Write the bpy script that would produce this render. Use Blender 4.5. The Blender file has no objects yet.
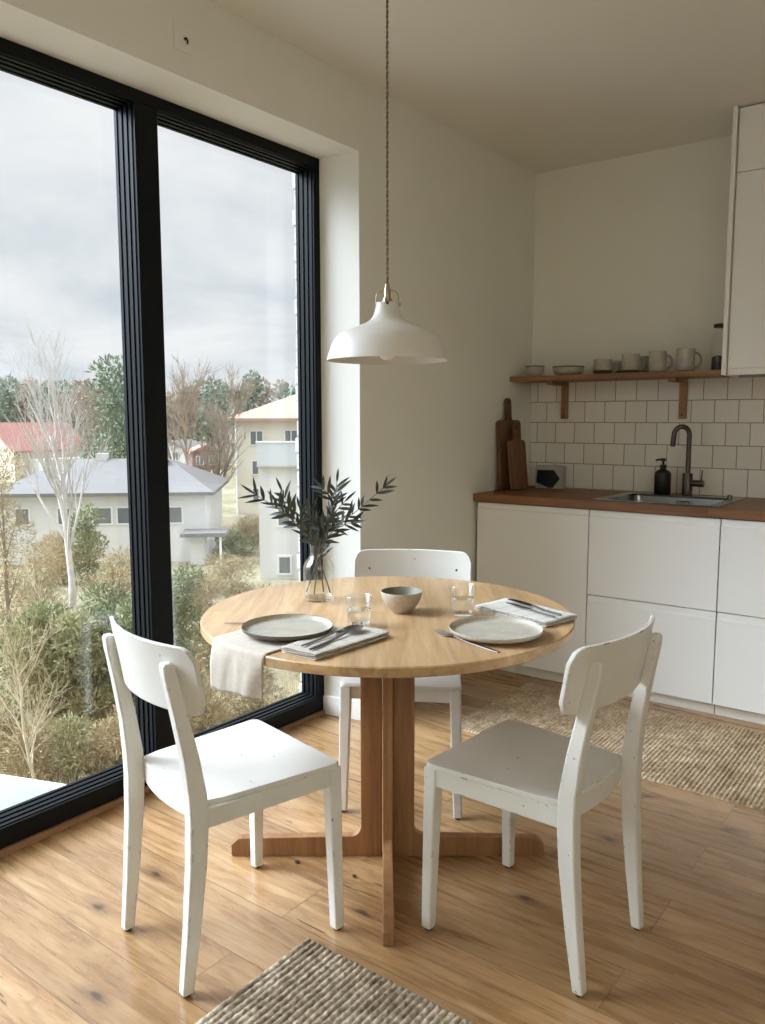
import bpy, bmesh, math, random
from math import sin, cos, pi, radians, sqrt, atan2
from mathutils import Vector, Matrix, noise

SC = bpy.context.scene
COL = SC.collection
RND = random.Random(7)

FILL_W = 225  # strength of the added fill light behind the viewer
# ------------------------------------------------------------------ camera
CAM = (2.0711, -4.1351, 1.2758)
YAW, PITCH, FPX = 0.6447, 0.1152, 808.8
cd = bpy.data.cameras.new('camera')
cam = bpy.data.objects.new('camera', cd)
COL.objects.link(cam)
cam.location = CAM
cam.rotation_euler = (pi/2 - PITCH, 0.001, YAW)
cd.sensor_fit = 'VERTICAL'
cd.sensor_height = 24.0
cd.lens = FPX/1024*24.0
cd.clip_start = 0.05
cd.clip_end = 2000
SC.camera = cam

# ------------------------------------------------------------------ materials
def srgb(r, g, b):
    f = lambda c: (c/12.92 if c <= .04045 else ((c+.055)/1.055)**2.4)
    return tuple(f(c/255) for c in (r, g, b))

class NT:
    def __init__(s, name):
        s.m = bpy.data.materials.new(name); s.m.use_nodes = True
        s.t = s.m.node_tree; s.n = s.t.nodes; s.n.clear()
        s.out = s.n.new('ShaderNodeOutputMaterial')
    def add(s, typ, **kw):
        nd = s.n.new('ShaderNode'+typ)
        for k, v in kw.items():
            if k.startswith('i_'):
                nd.inputs[k[2:].replace('_', ' ')].default_value = v
            else: setattr(nd, k, v)
        return nd
    def link(s, a, b): s.t.links.new(a, b)
    def bsdf(s, col=None, rough=.5, **kw):
        b = s.add('BsdfPrincipled')
        if col is not None: b.inputs['Base Color'].default_value = (*col, 1)
        b.inputs['Roughness'].default_value = rough
        for k, v in kw.items(): b.inputs[k.replace('_', ' ')].default_value = v
        s.link(b.outputs[0], s.out.inputs['Surface'])
        return b
    def coords(s, kind='Object', scale=(1, 1, 1), rot=(0, 0, 0), loc=(0, 0, 0)):
        tc = s.add('TexCoord'); mp = s.add('Mapping')
        mp.inputs['Scale'].default_value = scale
        mp.inputs['Rotation'].default_value = rot
        mp.inputs['Location'].default_value = loc
        s.link(tc.outputs[kind], mp.inputs[0]); return mp.outputs[0]
    def noise(s, vec, scale, detail=4, rough=.55, dist=0):
        nd = s.add('TexNoise'); nd.inputs['Scale'].default_value = scale
        nd.inputs['Detail'].default_value = detail; nd.inputs['Roughness'].default_value = rough
        nd.inputs['Distortion'].default_value = dist
        if vec is not None: s.link(vec, nd.inputs['Vector'])
        return nd.outputs[0]
    def ramp(s, fac, stops):
        r = s.add('ValToRGB'); e = r.color_ramp.elements
        while len(e) < len(stops): e.new(.5)
        for el, (p, c) in zip(e, stops):
            el.position = p; el.color = (*c, 1) if len(c) == 3 else c
        s.link(fac, r.inputs[0]); return r.outputs[0]
    def mix(s, fac, a, b, blend='MIX'):
        m = s.add('MixRGB', blend_type=blend)
        for sock, v in ((m.inputs[0], fac), (m.inputs[1], a), (m.inputs[2], b)):
            if isinstance(v, (int, float)): sock.default_value = v
            elif isinstance(v, tuple): sock.default_value = (*v, 1) if len(v) == 3 else v
            else: s.link(v, sock)
        return m.outputs[0]
    def math(s, op, a, b=0.0, clamp=False):
        m = s.add('Math', operation=op); m.use_clamp = clamp
        for sock, v in ((m.inputs[0], a), (m.inputs[1], b)):
            if isinstance(v, (int, float)): sock.default_value = v
            else: s.link(v, sock)
        return m.outputs[0]
    def bump(s, b, h, strength=.2, dist=.01):
        n = s.add('Bump'); n.inputs['Strength'].default_value = strength
        n.inputs['Distance'].default_value = dist
        s.link(h, n.inputs['Height']); s.link(n.outputs[0], b.inputs['Normal'])

def plain(name, col, rough=.5, var=0.0, vscale=20, metal=0.0, bump=0, bscale=200, **kw):
    t = NT(name); b = t.bsdf(col, rough, **kw); b.inputs['Metallic'].default_value = metal
    v = t.coords()
    if var:
        n = t.noise(v, vscale)
        c0 = tuple(max(0, c*(1-var)) for c in col); c1 = tuple(min(1, c*(1+var)) for c in col)
        t.link(t.ramp(n, [(.3, c0), (.7, c1)]), b.inputs['Base Color'])
    if bump: t.bump(b, t.noise(v, bscale, 3), bump, .002)
    return t.m

def wood(name, c_dark, c_mid, c_light, axis='x', rough=.42, scale=1.0, staves=None, coat=0.0, seams=True):
    t = NT(name); b = t.bsdf(c_mid, rough)
    s = {'x': (1.2, 14, 14), 'y': (14, 1.2, 14), 'z': (14, 14, 1.2)}[axis]
    v = t.coords('Object', tuple(k*scale for k in s))
    off = None
    if staves:
        rot = {'x': (0, 0, 0), 'y': (0, 0, pi/2), 'z': (0, pi/2, 0)}[axis]
        bv = t.coords('Object', (1, 1, 1), rot)
        br = t.add('TexBrick'); t.link(bv, br.inputs['Vector'])
        br.offset = .37; br.offset_frequency = 2; br.squash = 1
        br.inputs['Color1'].default_value = (0, 0, 0, 1); br.inputs['Color2'].default_value = (1, 1, 1, 1)
        br.inputs['Mortar'].default_value = (.5, .5, .5, 1)
        br.inputs['Scale'].default_value = 1; br.inputs['Mortar Size'].default_value = .0004
        br.inputs['Brick Width'].default_value = staves[0]; br.inputs['Row Height'].default_value = staves[1]
        sep = t.add('SeparateColor'); t.link(br.outputs[0], sep.inputs[0])
        off = sep.outputs[0]
        cmb = t.add('CombineXYZ')
        for i in range(3): t.link(t.math('MULTIPLY', off, 13.0+i*5), cmb.inputs[i])
        va = t.add('VectorMath', operation='ADD'); t.link(v, va.inputs[0]); t.link(cmb.outputs[0], va.inputs[1]); v = va.outputs[0]
    n1 = t.noise(v, 1.6, 6, .6, .8)
    n2 = t.noise(v, 7, 4, .6, .3)
    f = t.math('ADD', t.math('MULTIPLY', n1, .7), t.math('MULTIPLY', n2, .3))
    col = t.ramp(f, [(.36, c_dark), (.5, c_mid), (.64, c_light)])
    if off is not None:
        col = t.mix(.55, col, t.ramp(off, [(0, (.62, .6, .58)), (1, (1.15, 1.12, 1.1))]), 'MULTIPLY')
    t.link(col, b.inputs['Base Color'])
    t.bump(b, f, .12, .003)
    b.inputs['Coat Weight'].default_value = coat
    return t.m

M = {}
M['wall'] = plain('wall_paint', srgb(232, 231, 222), .75, .015, 3, bump=.05, bscale=350)
M['ceiling'] = plain('ceiling_paint', srgb(230, 228, 218), .8, .01, 3)
M['white_trim'] = plain('white_trim_paint', srgb(238, 234, 226), .45)
M['black_frame'] = plain('black_aluminium', srgb(8, 13, 16), .55, .05, 8, Specular_IOR_Level=.2)
M['cabinet'] = plain('cabinet_lacquer', srgb(236, 235, 232), .38)
M['cab_gap'] = plain('cabinet_carcass', srgb(120, 116, 110), .6)
M['steel'] = plain('brushed_steel', srgb(132, 132, 130), .26, .06, 60, metal=1.0)
M['cutlery'] = plain('cutlery_steel', srgb(112, 104, 97), .5, .05, 40, metal=1.0)
M['gunmetal'] = plain('gunmetal', srgb(92, 88, 82), .3, .05, 40, metal=1.0)
M['dark_steel'] = plain('dark_steel', srgb(60, 58, 56), .35, .05, 40, metal=1.0)
M['nickel'] = plain('brushed_nickel', srgb(172, 160, 138), .3, .05, 50, metal=1.0)
M['shade'] = plain('lamp_enamel', srgb(214, 210, 202), .42)
M['bulb'] = plain('bulb_glass', srgb(235, 232, 224), .15)
M['soap'] = plain('soap_bottle_plastic', srgb(20, 19, 20), .35)
M['felt'] = plain('felt_pad', srgb(58, 44, 34), .9)
M['black_glaze'] = plain('dark_blue_glaze', srgb(20, 26, 38), .4)
M['pale_stone'] = plain('pale_stone', srgb(176, 172, 166), .6, .12, 30)
M['coffee'] = plain('coffee_beans', srgb(34, 24, 18), .6, .4, 120, bump=.6, bscale=160)
M['lid'] = plain('dark_wood_lid', srgb(52, 40, 32), .5, .15, 30)

def stoneware(name, base, speck, rim, dens=.66, scale=170, rough=.5):
    t = NT(name); b = t.bsdf(base, rough); v = t.coords()
    n = t.noise(v, 22, 5, .6)
    c = t.ramp(n, [(.3, tuple(k*.8 for k in base)), (.7, tuple(min(1, k*1.12) for k in base))])
    sp = t.noise(v, scale, 2, .5)
    m = t.ramp(sp, [(dens, (0, 0, 0)), (dens+.05, (1, 1, 1))])
    c = t.mix(t.math('MULTIPLY', m, .7), c, speck)
    t.link(c, b.inputs['Base Color']); t.bump(b, n, .1, .002)
    return t.m
M['stone_plate'] = stoneware('speckled_stoneware', srgb(176, 168, 152), srgb(92, 80, 64), None)
M['plate_grey'] = stoneware('grey_glaze', srgb(166, 158, 142), srgb(110, 104, 94), None, .7)
M['plate_edge'] = stoneware('dark_glaze_edge', srgb(96, 88, 76), srgb(50, 44, 36), None)
M['bowl'] = stoneware('bowl_stoneware', srgb(178, 164, 144), srgb(104, 90, 72), None, .62, 220)
M['bowl_in'] = stoneware('bowl_inner_glaze', srgb(122, 116, 98), srgb(80, 74, 60), None)
M['mug'] = stoneware('mug_stoneware', srgb(186, 180, 166), srgb(120, 110, 94), None, .64, 260)
M['mug_base'] = plain('raw_clay', srgb(92, 80, 66), .8, .1, 40)

# white chair paint with chipped edges
def chair_paint():
    t = NT('worn_white_paint'); b = t.bsdf(srgb(214, 211, 203), .4)
    v = t.coords()
    geo = t.add('NewGeometry'); bev = t.add('Bevel', samples=4); bev.inputs['Radius'].default_value = .004
    dt = t.add('VectorMath', operation='DOT_PRODUCT')
    t.link(geo.outputs['Normal'], dt.inputs[0]); t.link(bev.outputs[0], dt.inputs[1])
    edge = t.math('GREATER_THAN', t.math('SUBTRACT', 1.0, dt.outputs['Value']), .02)
    n = t.noise(v, 26, 5, .65)
    chip = t.math('GREATER_THAN', n, .60)
    edgechip = t.math('MULTIPLY', edge, chip)
    n2 = t.noise(v, 42, 2, .5)
    spot = t.math('GREATER_THAN', n2, .755)
    mask = t.math('MAXIMUM', edgechip, spot)
    n3 = t.noise(v, 5, 4, .6)
    base = t.ramp(n3, [(.3, srgb(208, 205, 196)), (.7, srgb(219, 217, 210))])
    col = t.mix(t.math('MULTIPLY', mask, .85), base, srgb(74, 58, 44))
    t.link(col, b.inputs['Base Color'])
    t.bump(b, t.noise(v, 90, 3), .04, .002)
    return t.m
M['chair'] = chair_paint()
M['chair_screw'] = plain('screw_metal', srgb(70, 66, 60), .4, metal=.8)

M['oak_table_top'] = wood('oak_table_top', srgb(170, 134, 94), srgb(189, 154, 112), srgb(203, 171, 130), 'y', .33, 1.0, (1.6, .11))
M['oak_leg'] = wood('oak_leg_wood', srgb(118, 80, 48), srgb(142, 100, 62), srgb(160, 117, 76), 'z', .45)
M['oak_foot'] = wood('oak_foot_wood', srgb(122, 82, 48), srgb(146, 102, 63), srgb(164, 119, 77), 'x', .45)
M['counter'] = wood('walnut_oak_worktop', srgb(104, 68, 40), srgb(132, 90, 56), srgb(156, 110, 72), 'x', .45, 1.0, (.7, .045))
M['shelf'] = wood('shelf_wood', srgb(112, 78, 48), srgb(136, 98, 64), srgb(156, 116, 80), 'x', .5)
M['bracket'] = wood('bracket_wood', srgb(122, 86, 54), srgb(148, 108, 72), srgb(166, 126, 88), 'z', .5)
M['board_a'] = wood('dark_board_wood', srgb(74, 48, 30), srgb(96, 64, 40), srgb(112, 78, 50), 'z', .55)
M['board_b'] = wood('brown_board_wood', srgb(90, 60, 38), srgb(112, 76, 48), srgb(130, 92, 60), 'z', .55)
M['sill'] = wood('threshold_wood', srgb(128, 92, 60), srgb(150, 112, 76), srgb(168, 130, 92), 'y', .5)

def floor_mat():
    t = NT('oak_floor'); b = t.bsdf((.5, .35, .2), .4)
    bv = t.coords('Object', (1, 1, 1), (0, 0, 0), (0.43, 3.075, 0))
    br = t.add('TexBrick'); t.link(bv, br.inputs['Vector'])
    br.offset = .41; br.offset_frequency = 2; br.squash = 1
    br.inputs['Color1'].default_value = (0, 0, 0, 1); br.inputs['Color2'].default_value = (1, 1, 1, 1)
    br.inputs['Mortar'].default_value = (.5, .5, .5, 1); br.inputs['Scale'].default_value = 1
    br.inputs['Mortar Size'].default_value = .0012; br.inputs['Mortar Smooth'].default_value = .3
    br.inputs['Brick Width'].default_value = 1.9; br.inputs['Row Height'].default_value = .17
    sep = t.add('SeparateColor'); t.link(br.outputs[0], sep.inputs[0]); off = sep.outputs[0]
    v = t.coords('Object', (1.0, 9, 9))
    cmb = t.add('CombineXYZ')
    for i in range(3): t.link(t.math('MULTIPLY', off, 17.0+i*7), cmb.inputs[i])
    va = t.add('VectorMath', operation='ADD'); t.link(v, va.inputs[0]); t.link(cmb.outputs[0], va.inputs[1]); v2 = va.outputs[0]
    n1 = t.noise(v2, 1.3, 7, .62, 1.6)
    n2 = t.noise(v2, 9, 4, .6, .3)
    f = t.math('ADD', t.math('MULTIPLY', n1, .72), t.math('MULTIPLY', n2, .28))
    col = t.ramp(f, [(.34, srgb(144, 106, 68)), (.47, srgb(163, 125, 83)), (.55, srgb(176, 140, 98)), (.68, srgb(194, 161, 120))])
    ring = t.math('SINE', t.math('MULTIPLY', t.noise(v2, .55, 3, .5, .7), 95.0))
    ring = t.ramp(ring, [(.5, (1, 1, 1)), (.95, (.80, .77, .74))])
    col = t.mix(.75, col, ring, 'MULTIPLY')
    col = t.mix(.7, col, t.ramp(off, [(0, (.72, .70, .68)), (.5, (.95, .94, .93)), (1, (1.12, 1.1, 1.08))]), 'MULTIPLY')
    # knots and dark resin streaks
    vk = t.coords('Object', (2.1, 5.2, 1))
    vo = t.add('TexVoronoi'); vo.voronoi_dimensions = '2D'; vo.inputs['Scale'].default_value = 1.5; vo.inputs['Randomness'].default_value = 1
    wob = t.add('TexNoise'); wob.inputs['Scale'].default_value = 5; t.link(vk, wob.inputs['Vector'])
    vm = t.add('VectorMath', operation='MULTIPLY_ADD'); t.link(wob.outputs['Color'], vm.inputs[0]); vm.inputs[1].default_value = (.16, .16, .16); t.link(vk, vm.inputs[2])
    t.link(vm.outputs[0], vo.inputs['Vector'])
    sepc = t.add('SeparateColor'); t.link(vo.outputs['Color'], sepc.inputs[0])
    pick = t.math('GREATER_THAN', sepc.outputs[0], .74)
    kn = t.ramp(vo.outputs['Distance'], [(.04, (1, 1, 1)), (.09, (.45, .45, .45)), (.24, (0, 0, 0))])
    kn = t.math('MULTIPLY', kn, pick)
    col = t.mix(t.math('MULTIPLY', kn, .85), col, srgb(52, 34, 22))
    vs = t.coords('Object', (4.2, 48, 1)); ns = t.noise(vs, 1.5, 3, .5, .4)
    patch = t.noise(t.coords('Object', (1.1, 2.2, 1), (0, 0, 0), (3.1, 1.7, 0)), 1.6, 2, .5)
    ns = t.math('ADD', ns, t.math('MULTIPLY', t.math('SUBTRACT', patch, .5), .62))
    st = t.ramp(ns, [(.725, (0, 0, 0)), (.76, (1, 1, 1))])
    col = t.mix(t.math('MULTIPLY', st, .78), col, srgb(62, 42, 27))
    col = t.mix(t.math('MULTIPLY', br.outputs['Fac'], .75), col, srgb(66, 44, 28))
    t.link(col, b.inputs['Base Color'])
    rr = t.add('MapRange'); rr.inputs[3].default_value = .2; rr.inputs[4].default_value = .36
    t.link(f, rr.inputs[0]); t.link(rr.outputs[0], b.inputs['Roughness'])
    b.inputs['Coat Weight'].default_value = .35; b.inputs['Coat Roughness'].default_value = .3
    h = t.math('SUBTRACT', t.math('MULTIPLY', f, .3), br.outputs['Fac'])
    t.bump(b, h, .25, .003)
    return t.m
M['floor'] = floor_mat()

def tile_mat():
    t = NT('white_wall_tile'); b = t.bsdf((.7, .68, .62), .22)
    tc = t.add('TexCoord'); sp = t.add('SeparateXYZ'); t.link(tc.outputs['Object'], sp.inputs[0])
    cm = t.add('CombineXYZ'); t.link(sp.outputs['X'], cm.inputs[0]); t.link(t.math('MAXIMUM', sp.outputs['Z'], .925), cm.inputs[1])
    mp = t.add('Mapping'); t.link(cm.outputs[0], mp.inputs[0])
    mp.inputs['Location'].default_value = (TILE_X, TILE_Z, 0)
    br = t.add('TexBrick'); t.link(mp.outputs[0], br.inputs['Vector'])
    br.offset = .5; br.offset_frequency = 2; br.squash = 1
    br.inputs['Color1'].default_value = (*srgb(230, 225, 216), 1); br.inputs['Color2'].default_value = (*srgb(238, 234, 226), 1)
    br.inputs['Mortar'].default_value = (*srgb(150, 140, 126), 1); br.inputs['Scale'].default_value = 1
    br.inputs['Mortar Size'].default_value = .0022; br.inputs['Mortar Smooth'].default_value = .2
    br.inputs['Brick Width'].default_value = .1105; br.inputs['Row Height'].default_value = .1105
    t.link(br.outputs[0], b.inputs['Base Color'])
    rr = t.add('MapRange'); rr.inputs[3].default_value = .2; rr.inputs[4].default_value = .8
    t.link(br.outputs['Fac'], rr.inputs[0]); t.link(rr.outputs[0], b.inputs['Roughness'])
    n = t.noise(tc.outputs['Object'], 14, 2, .5)
    h = t.math('SUBTRACT', t.math('MULTIPLY', n, .25), br.outputs['Fac'])
    t.bump(b, h, .5, .003)
    return t.m
TILE_X, TILE_Z = -.044, .073
M['tile'] = tile_mat()

def jute(name, dark, mid, light):
    t = NT(name); b = t.bsdf(mid, .9); v = t.coords()
    n = t.noise(v, 60, 4, .65); n2 = t.noise(v, 9, 3, .6)
    f = t.math('ADD', t.math('MULTIPLY', n, .7), t.math('MULTIPLY', n2, .3))
    t.link(t.ramp(f, [(.36, dark), (.5, mid), (.62, light)]), b.inputs['Base Color'])
    t.bump(b, t.noise(t.coords('Object', (1, 3, 1)), 420, 2), .5, .002)
    return t.m
M['jute_front'] = jute('jute_rope_grey', srgb(108, 92, 74), srgb(164, 148, 126), srgb(202, 190, 170))
M['jute_run'] = jute('jute_rope_tan', srgb(128, 104, 76), srgb(174, 150, 118), srgb(204, 184, 154))

def linen(name, c, stripe=None, dirs=(1, 0, 0)):
    t = NT(name); b = t.bsdf(c, .9); v = t.coords()
    n = t.noise(v, 60, 4, .6)
    col = t.ramp(n, [(.3, tuple(k*.88 for k in c)), (.7, tuple(min(1, k*1.06) for k in c))])
    if stripe:
        sp = t.add('SeparateXYZ'); t.link(v, sp.inputs[0])
        w = t.math('FRACT', t.math('MULTIPLY', sp.outputs['XYZ'.index(dirs)], 20))
        s = t.math('GREATER_THAN', w, .9)
        col = t.mix(t.math('MULTIPLY', s, .5), col, stripe)
    t.link(col, b.inputs['Base Color'])
    wv = t.noise(t.coords('Object', (1, 1, 1)), 900, 2)
    t.bump(b, wv, .25, .001)
    b.inputs['Sheen Weight'].default_value = .2
    return t.m
M['linen'] = linen('natural_linen', srgb(186, 173, 156))
M['napkin_a'] = linen('grey_striped_linen', srgb(176, 166, 152), srgb(110, 101, 90), 'Y')
M['napkin_b'] = linen('pale_striped_linen', srgb(200, 193, 181), srgb(120, 116, 112), 'X')

def thin_glass(name, refl=1.0, tint=(1, 1, 1), bias=0.0):
    t = NT(name)
    tr = t.add('BsdfTransparent'); tr.inputs[0].default_value = (*tint, 1)
    gl = t.add('BsdfGlossy'); gl.inputs['Roughness'].default_value = .0; gl.inputs[0].default_value = (1, 1, 1, 1)
    fr = t.add('Fresnel'); ge = t.add('NewGeometry')
    t.link(t.math('ADD', t.math('MULTIPLY', ge.outputs['Backfacing'], 1/1.5-1.5), 1.5), fr.inputs['IOR'])
    mx = t.add('MixShader')
    t.link(t.math('MULTIPLY', fr.outputs[0], refl), mx.inputs[0]); t.link(tr.outputs[0], mx.inputs[1]); t.link(gl.outputs[0], mx.inputs[2])
    t.link(mx.outputs[0], t.out.inputs['Surface'])
    return t.m
M['pane'] = thin_glass('window_glass')
M['vase_water'] = thin_glass('vase_water', .9, (.97, .98, .97))
def solid_glass(name, ior, col=(1, 1, 1)):
    t = NT(name); t.bsdf(col, 0.0, Transmission_Weight=1.0, IOR=ior); return t.m
M['glass'] = thin_glass('clear_glass', 1.0, (.985, .99, .985))
M['water'] = solid_glass('water', 1.33)

M['olive_leaf'] = plain('olive_leaf', srgb(62, 68, 56), .5, .35, 14)
M['olive_stem'] = plain('olive_stem', srgb(84, 74, 58), .7, .2, 40)
# exterior
M['plaster_white'] = plain('white_plaster', srgb(214, 212, 208), .85, .04, .6)
M['plaster_cream'] = plain('cream_plaster', srgb(222, 214, 200), .85, .04, .6)
M['plaster_yellow'] = plain('pale_yellow_plaster', srgb(206, 196, 176), .85, .05, .6)
M['roof_grey'] = plain('grey_roofing', srgb(120, 117, 114), .85, .06, .7)
M['roof_red'] = plain('red_roof_tile', srgb(166, 116, 106), .75, .1, .8)
M['roof_salmon'] = plain('faded_roof_tile', srgb(182, 144, 128), .8, .1, .8)
M['ext_pane'] = plain('dark_window_glass', srgb(118, 122, 124), .15, .1, .6)
M['ext_frame'] = plain('white_window_frame', srgb(224, 224, 222), .6)
M['balcony'] = plain('pale_blue_balcony', srgb(204, 210, 212), .5, .03, .6)
M['brownred'] = plain('red_brown_boards', srgb(140, 100, 90), .8, .1, 1)
M['brick_white'] = plain('whitewashed_brick', srgb(176, 170, 160), .85, .08, 9, bump=.4, bscale=60)
M['birch'] = plain('birch_bark', srgb(196, 190, 184), .8, .22, 1.4)
M['bark'] = plain('grey_bark', srgb(148, 132, 116), .9, .2, 2)
M['twig'] = plain('pale_twig', srgb(164, 152, 138), .9, .2, 2)
M['straw_twig'] = plain('straw_twig', srgb(190, 178, 152), .9, .15, 2)
M['conifer'] = plain('conifer_green', srgb(122, 134, 108), .8, .35, .9)
M['hedge_a'] = plain('hedge_olive_green', srgb(128, 134, 96), .8, .4, 1.6)
M['hedge_b'] = plain('hedge_yellow_green', srgb(152, 150, 108), .8, .35, 1.6)
M['dryshrub'] = plain('dry_shrub_leaf', srgb(164, 148, 112), .9, .3, 1.6)
M['hazed_green'] = plain('hazed_crown_green', srgb(146, 156, 142), .9, .2, .3)  # green paled with aerial haze painted into the crown colour
M['hazed_brown'] = plain('hazed_crown_brown', srgb(168, 158, 146), .9, .2, .3)  # brown washed out the same way, haze put into the colour
M['drygrass'] = plain('dry_grass', srgb(186, 172, 140), .9, .3, 2)
def ground_mat():
    t = NT('winter_grass_ground'); b = t.bsdf((.3, .25, .15), .95); v = t.coords()
    n = t.noise(v, .35, 8, .65); n2 = t.noise(v, 6, 6, .7)
    f = t.math('ADD', t.math('MULTIPLY', n, .55), t.math('MULTIPLY', n2, .45))
    t.link(t.ramp(f, [(.36, srgb(96, 100, 74)), (.48, srgb(134, 126, 98)), (.6, srgb(160, 148, 120))]), b.inputs['Base Color'])
    t.bump(b, n2, .8, .05)
    return t.m
M['ground'] = ground_mat()

# ------------------------------------------------------------------ mesh helpers
class MB:
    """Collects geometry for one mesh."""
    def __init__(s): s.v = []; s.f = []
    def add(s, vs, fs):
        o = len(s.v); s.v += [tuple(p) for p in vs]; s.f += [tuple(i+o for i in f) for f in fs]; return s
    def box(s, x0, x1, y0, y1, z0, z1):
        return s.add([(x0, y0, z0), (x1, y0, z0), (x1, y1, z0), (x0, y1, z0), (x0, y0, z1), (x1, y0, z1), (x1, y1, z1), (x0, y1, z1)],
                     [(0, 3, 2, 1), (4, 5, 6, 7), (0, 1, 5, 4), (1, 2, 6, 5), (2, 3, 7, 6), (3, 0, 4, 7)])
    def prism(s, poly, a, b, axis='z'):
        """polygon extruded from a to b along axis; polygon in the two other axes (in xyz order)"""
        def P(p, h):
            return {'z': (p[0], p[1], h), 'y': (p[0], h, p[1]), 'x': (h, p[0], p[1])}[axis]
        n = len(poly)
        vs = [P(p, a) for p in poly]+[P(p, b) for p in poly]
        fs = [tuple(range(n))[::-1], tuple(range(n, 2*n))]+[(i, (i+1) % n, n+(i+1) % n, n+i) for i in range(n)]
        return s.add(vs, fs)
    def lathe(s, prof, n=48, c=(0, 0, 0), close=False, axis='z'):
        """prof: list of (r,z); r==0 makes a pole"""
        vs = []; fs = []; rings = []
        for r, z in prof:
            if r <= 1e-7: rings.append([len(vs)]); vs.append((c[0], c[1], c[2]+z))
            else:
                rings.append(list(range(len(vs), len(vs)+n)))
                for i in range(n):
                    a = 2*pi*i/n; vs.append((c[0]+r*cos(a), c[1]+r*sin(a), c[2]+z))
        pairs = list(zip(rings, rings[1:]))
        if close: pairs.append((rings[-1], rings[0]))
        for A, B in pairs:
            for i in range(n):
                j = (i+1) % n
                if len(A) == 1 and len(B) == 1: continue
                if len(A) == 1: fs.append((A[0], B[j], B[i]))
                elif len(B) == 1: fs.append((A[i], A[j], B[0]))
                else: fs.append((A[i], A[j], B[j], B[i]))
        return s.add(vs, fs)
    def tube(s, pts, rad, n=10, caps=True, flat=1.0):
        pts = [Vector(p) for p in pts]
        if not isinstance(rad, (list, tuple)): rad = [rad]*len(pts)
        vs = []; fs = []; prev = None
        for i, p in enumerate(pts):
            t = (pts[min(i+1, len(pts)-1)]-pts[max(i-1, 0)])
            t = t.normalized() if t.length > 1e-9 else Vector((0, 0, 1))
            if prev is None:
                u = t.orthogonal().normalized()
            else:
                u = prev-t*prev.dot(t)
                u = u.normalized() if u.length > 1e-6 else t.orthogonal().normalized()
            prev = u; w = t.cross(u)
            for k in range(n):
                a = 2*pi*k/n
                q = p+(u*cos(a)+w*sin(a)*flat)*rad[i]; vs.append(tuple(q))
        for i in range(len(pts)-1):
            for k in range(n):
                k2 = (k+1) % n
                fs.append((i*n+k, i*n+k2, (i+1)*n+k2, (i+1)*n+k))
        if caps:
            fs.append(tuple(range(n))[::-1]); fs.append(tuple(range((len(pts)-1)*n, len(pts)*n)))
        return s.add(vs, fs)
    def rectsweep(s, secs):
        """secs: list of (cx,cy,cz,wx,wy): horizontal rectangles stacked upward"""
        vs = []; fs = []
        for cx, cy, cz, wx, wy in secs:
            vs += [(cx-wx/2, cy-wy/2, cz), (cx+wx/2, cy-wy/2, cz), (cx+wx/2, cy+wy/2, cz), (cx-wx/2, cy+wy/2, cz)]
        for i in range(len(secs)-1):
            for k in range(4):
                k2 = (k+1) % 4; fs.append((i*4+k, i*4+k2, (i+1)*4+k2, (i+1)*4+k))
        fs.append((3, 2, 1, 0)); m = (len(secs)-1)*4; fs.append((m, m+1, m+2, m+3))
        return s.add(vs, fs)
    def xf(s, mat):
        s.v = [tuple(mat @ Vector(p)) for p in s.v]; return s
    def build(s, name, mat, parent=None, smooth=None, bevel=0, seg=2, loc=None, subsurf=0):
        me = bpy.data.meshes.new(name); me.from_pydata(s.v, [], s.f); me.validate(); me.update()
        if smooth is not None:
            for p in me.polygons: p.use_smooth = True
            if smooth < 180: me.set_sharp_from_angle(angle=radians(smooth))
        o = bpy.data.objects.new(name, me); COL.objects.link(o); me.materials.append(mat)
        if parent is not None: o.parent = parent
        if loc: o.location = loc
        if bevel:
            b = o.modifiers.new('bevel', 'BEVEL'); b.width = bevel; b.segments = seg; b.limit_method = 'ANGLE'; b.angle_limit = radians(35)
            b.harden_normals = False
        if subsurf:
            b = o.modifiers.new('sub', 'SUBSURF'); b.levels = subsurf; b.render_levels = subsurf
        return o

def tag(o, label=None, cat=None, group=None, kind=None):
    if label: o['label'] = label
    if cat: o['category'] = cat
    if group: o['group'] = group
    if kind: o['kind'] = kind
    return o
def thing(name, label, cat, loc=(0, 0, 0), rz=0, group=None, kind=None):
    o = bpy.data.objects.new(name, None); COL.objects.link(o); o.empty_display_size = .1
    o.location = loc; o.rotation_euler = (0, 0, rz)
    return tag(o, label, cat, group, kind)
def struct(o, label=None, cat=None):
    return tag(o, label, cat, None, 'structure')
def copy_tree(o, parent=None):
    c = o.copy(); COL.objects.link(c)
    if parent is not None: c.parent = parent
    for ch in list(o.children): copy_tree(ch, c)
    return c

# ================================================================== ROOM SHELL
ZC = 2.586
XR, YF = 4.7, -7.0
WIN_L = -4.05           # far end of the tall window wall opening (behind the camera)
struct(MB().box(-.17, XR, YF, .0, -.08, 0).build('floor', M['floor']), 'wide oak plank floor with dark knots', 'floor')
struct(MB().box(-.3, XR+.1, YF-.1, .15, ZC, ZC+.12).build('ceiling', M['ceiling']), 'plain off white ceiling', 'ceiling')
wl = MB()
wl.prism([(0, 0.0), (-.27, 0.0), (-.27, -1.5695), (-.175, -1.5695), (0, -1.534)], 0, ZC)
wl.prism([(0, 2.3208), (0, ZC), (-.27, ZC), (-.27, 2.3145), (-.175, 2.3145)], WIN_L, -1.534, 'y')
wl.box(-.27, 0, YF, WIN_L, 0, ZC)
struct(wl.build('wall_left', M['wall']), 'off white wall around the tall black window', 'wall')
struct(MB().box(-.27, XR, 0, .15, 0, ZC).build('wall_back', M['wall']), 'off white wall behind the kitchen units', 'wall')
struct(MB().box(0, XR, YF-.1, YF, 0, ZC).build('wall_front', M['wall']), 'off white wall behind the viewer', 'wall')
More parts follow.
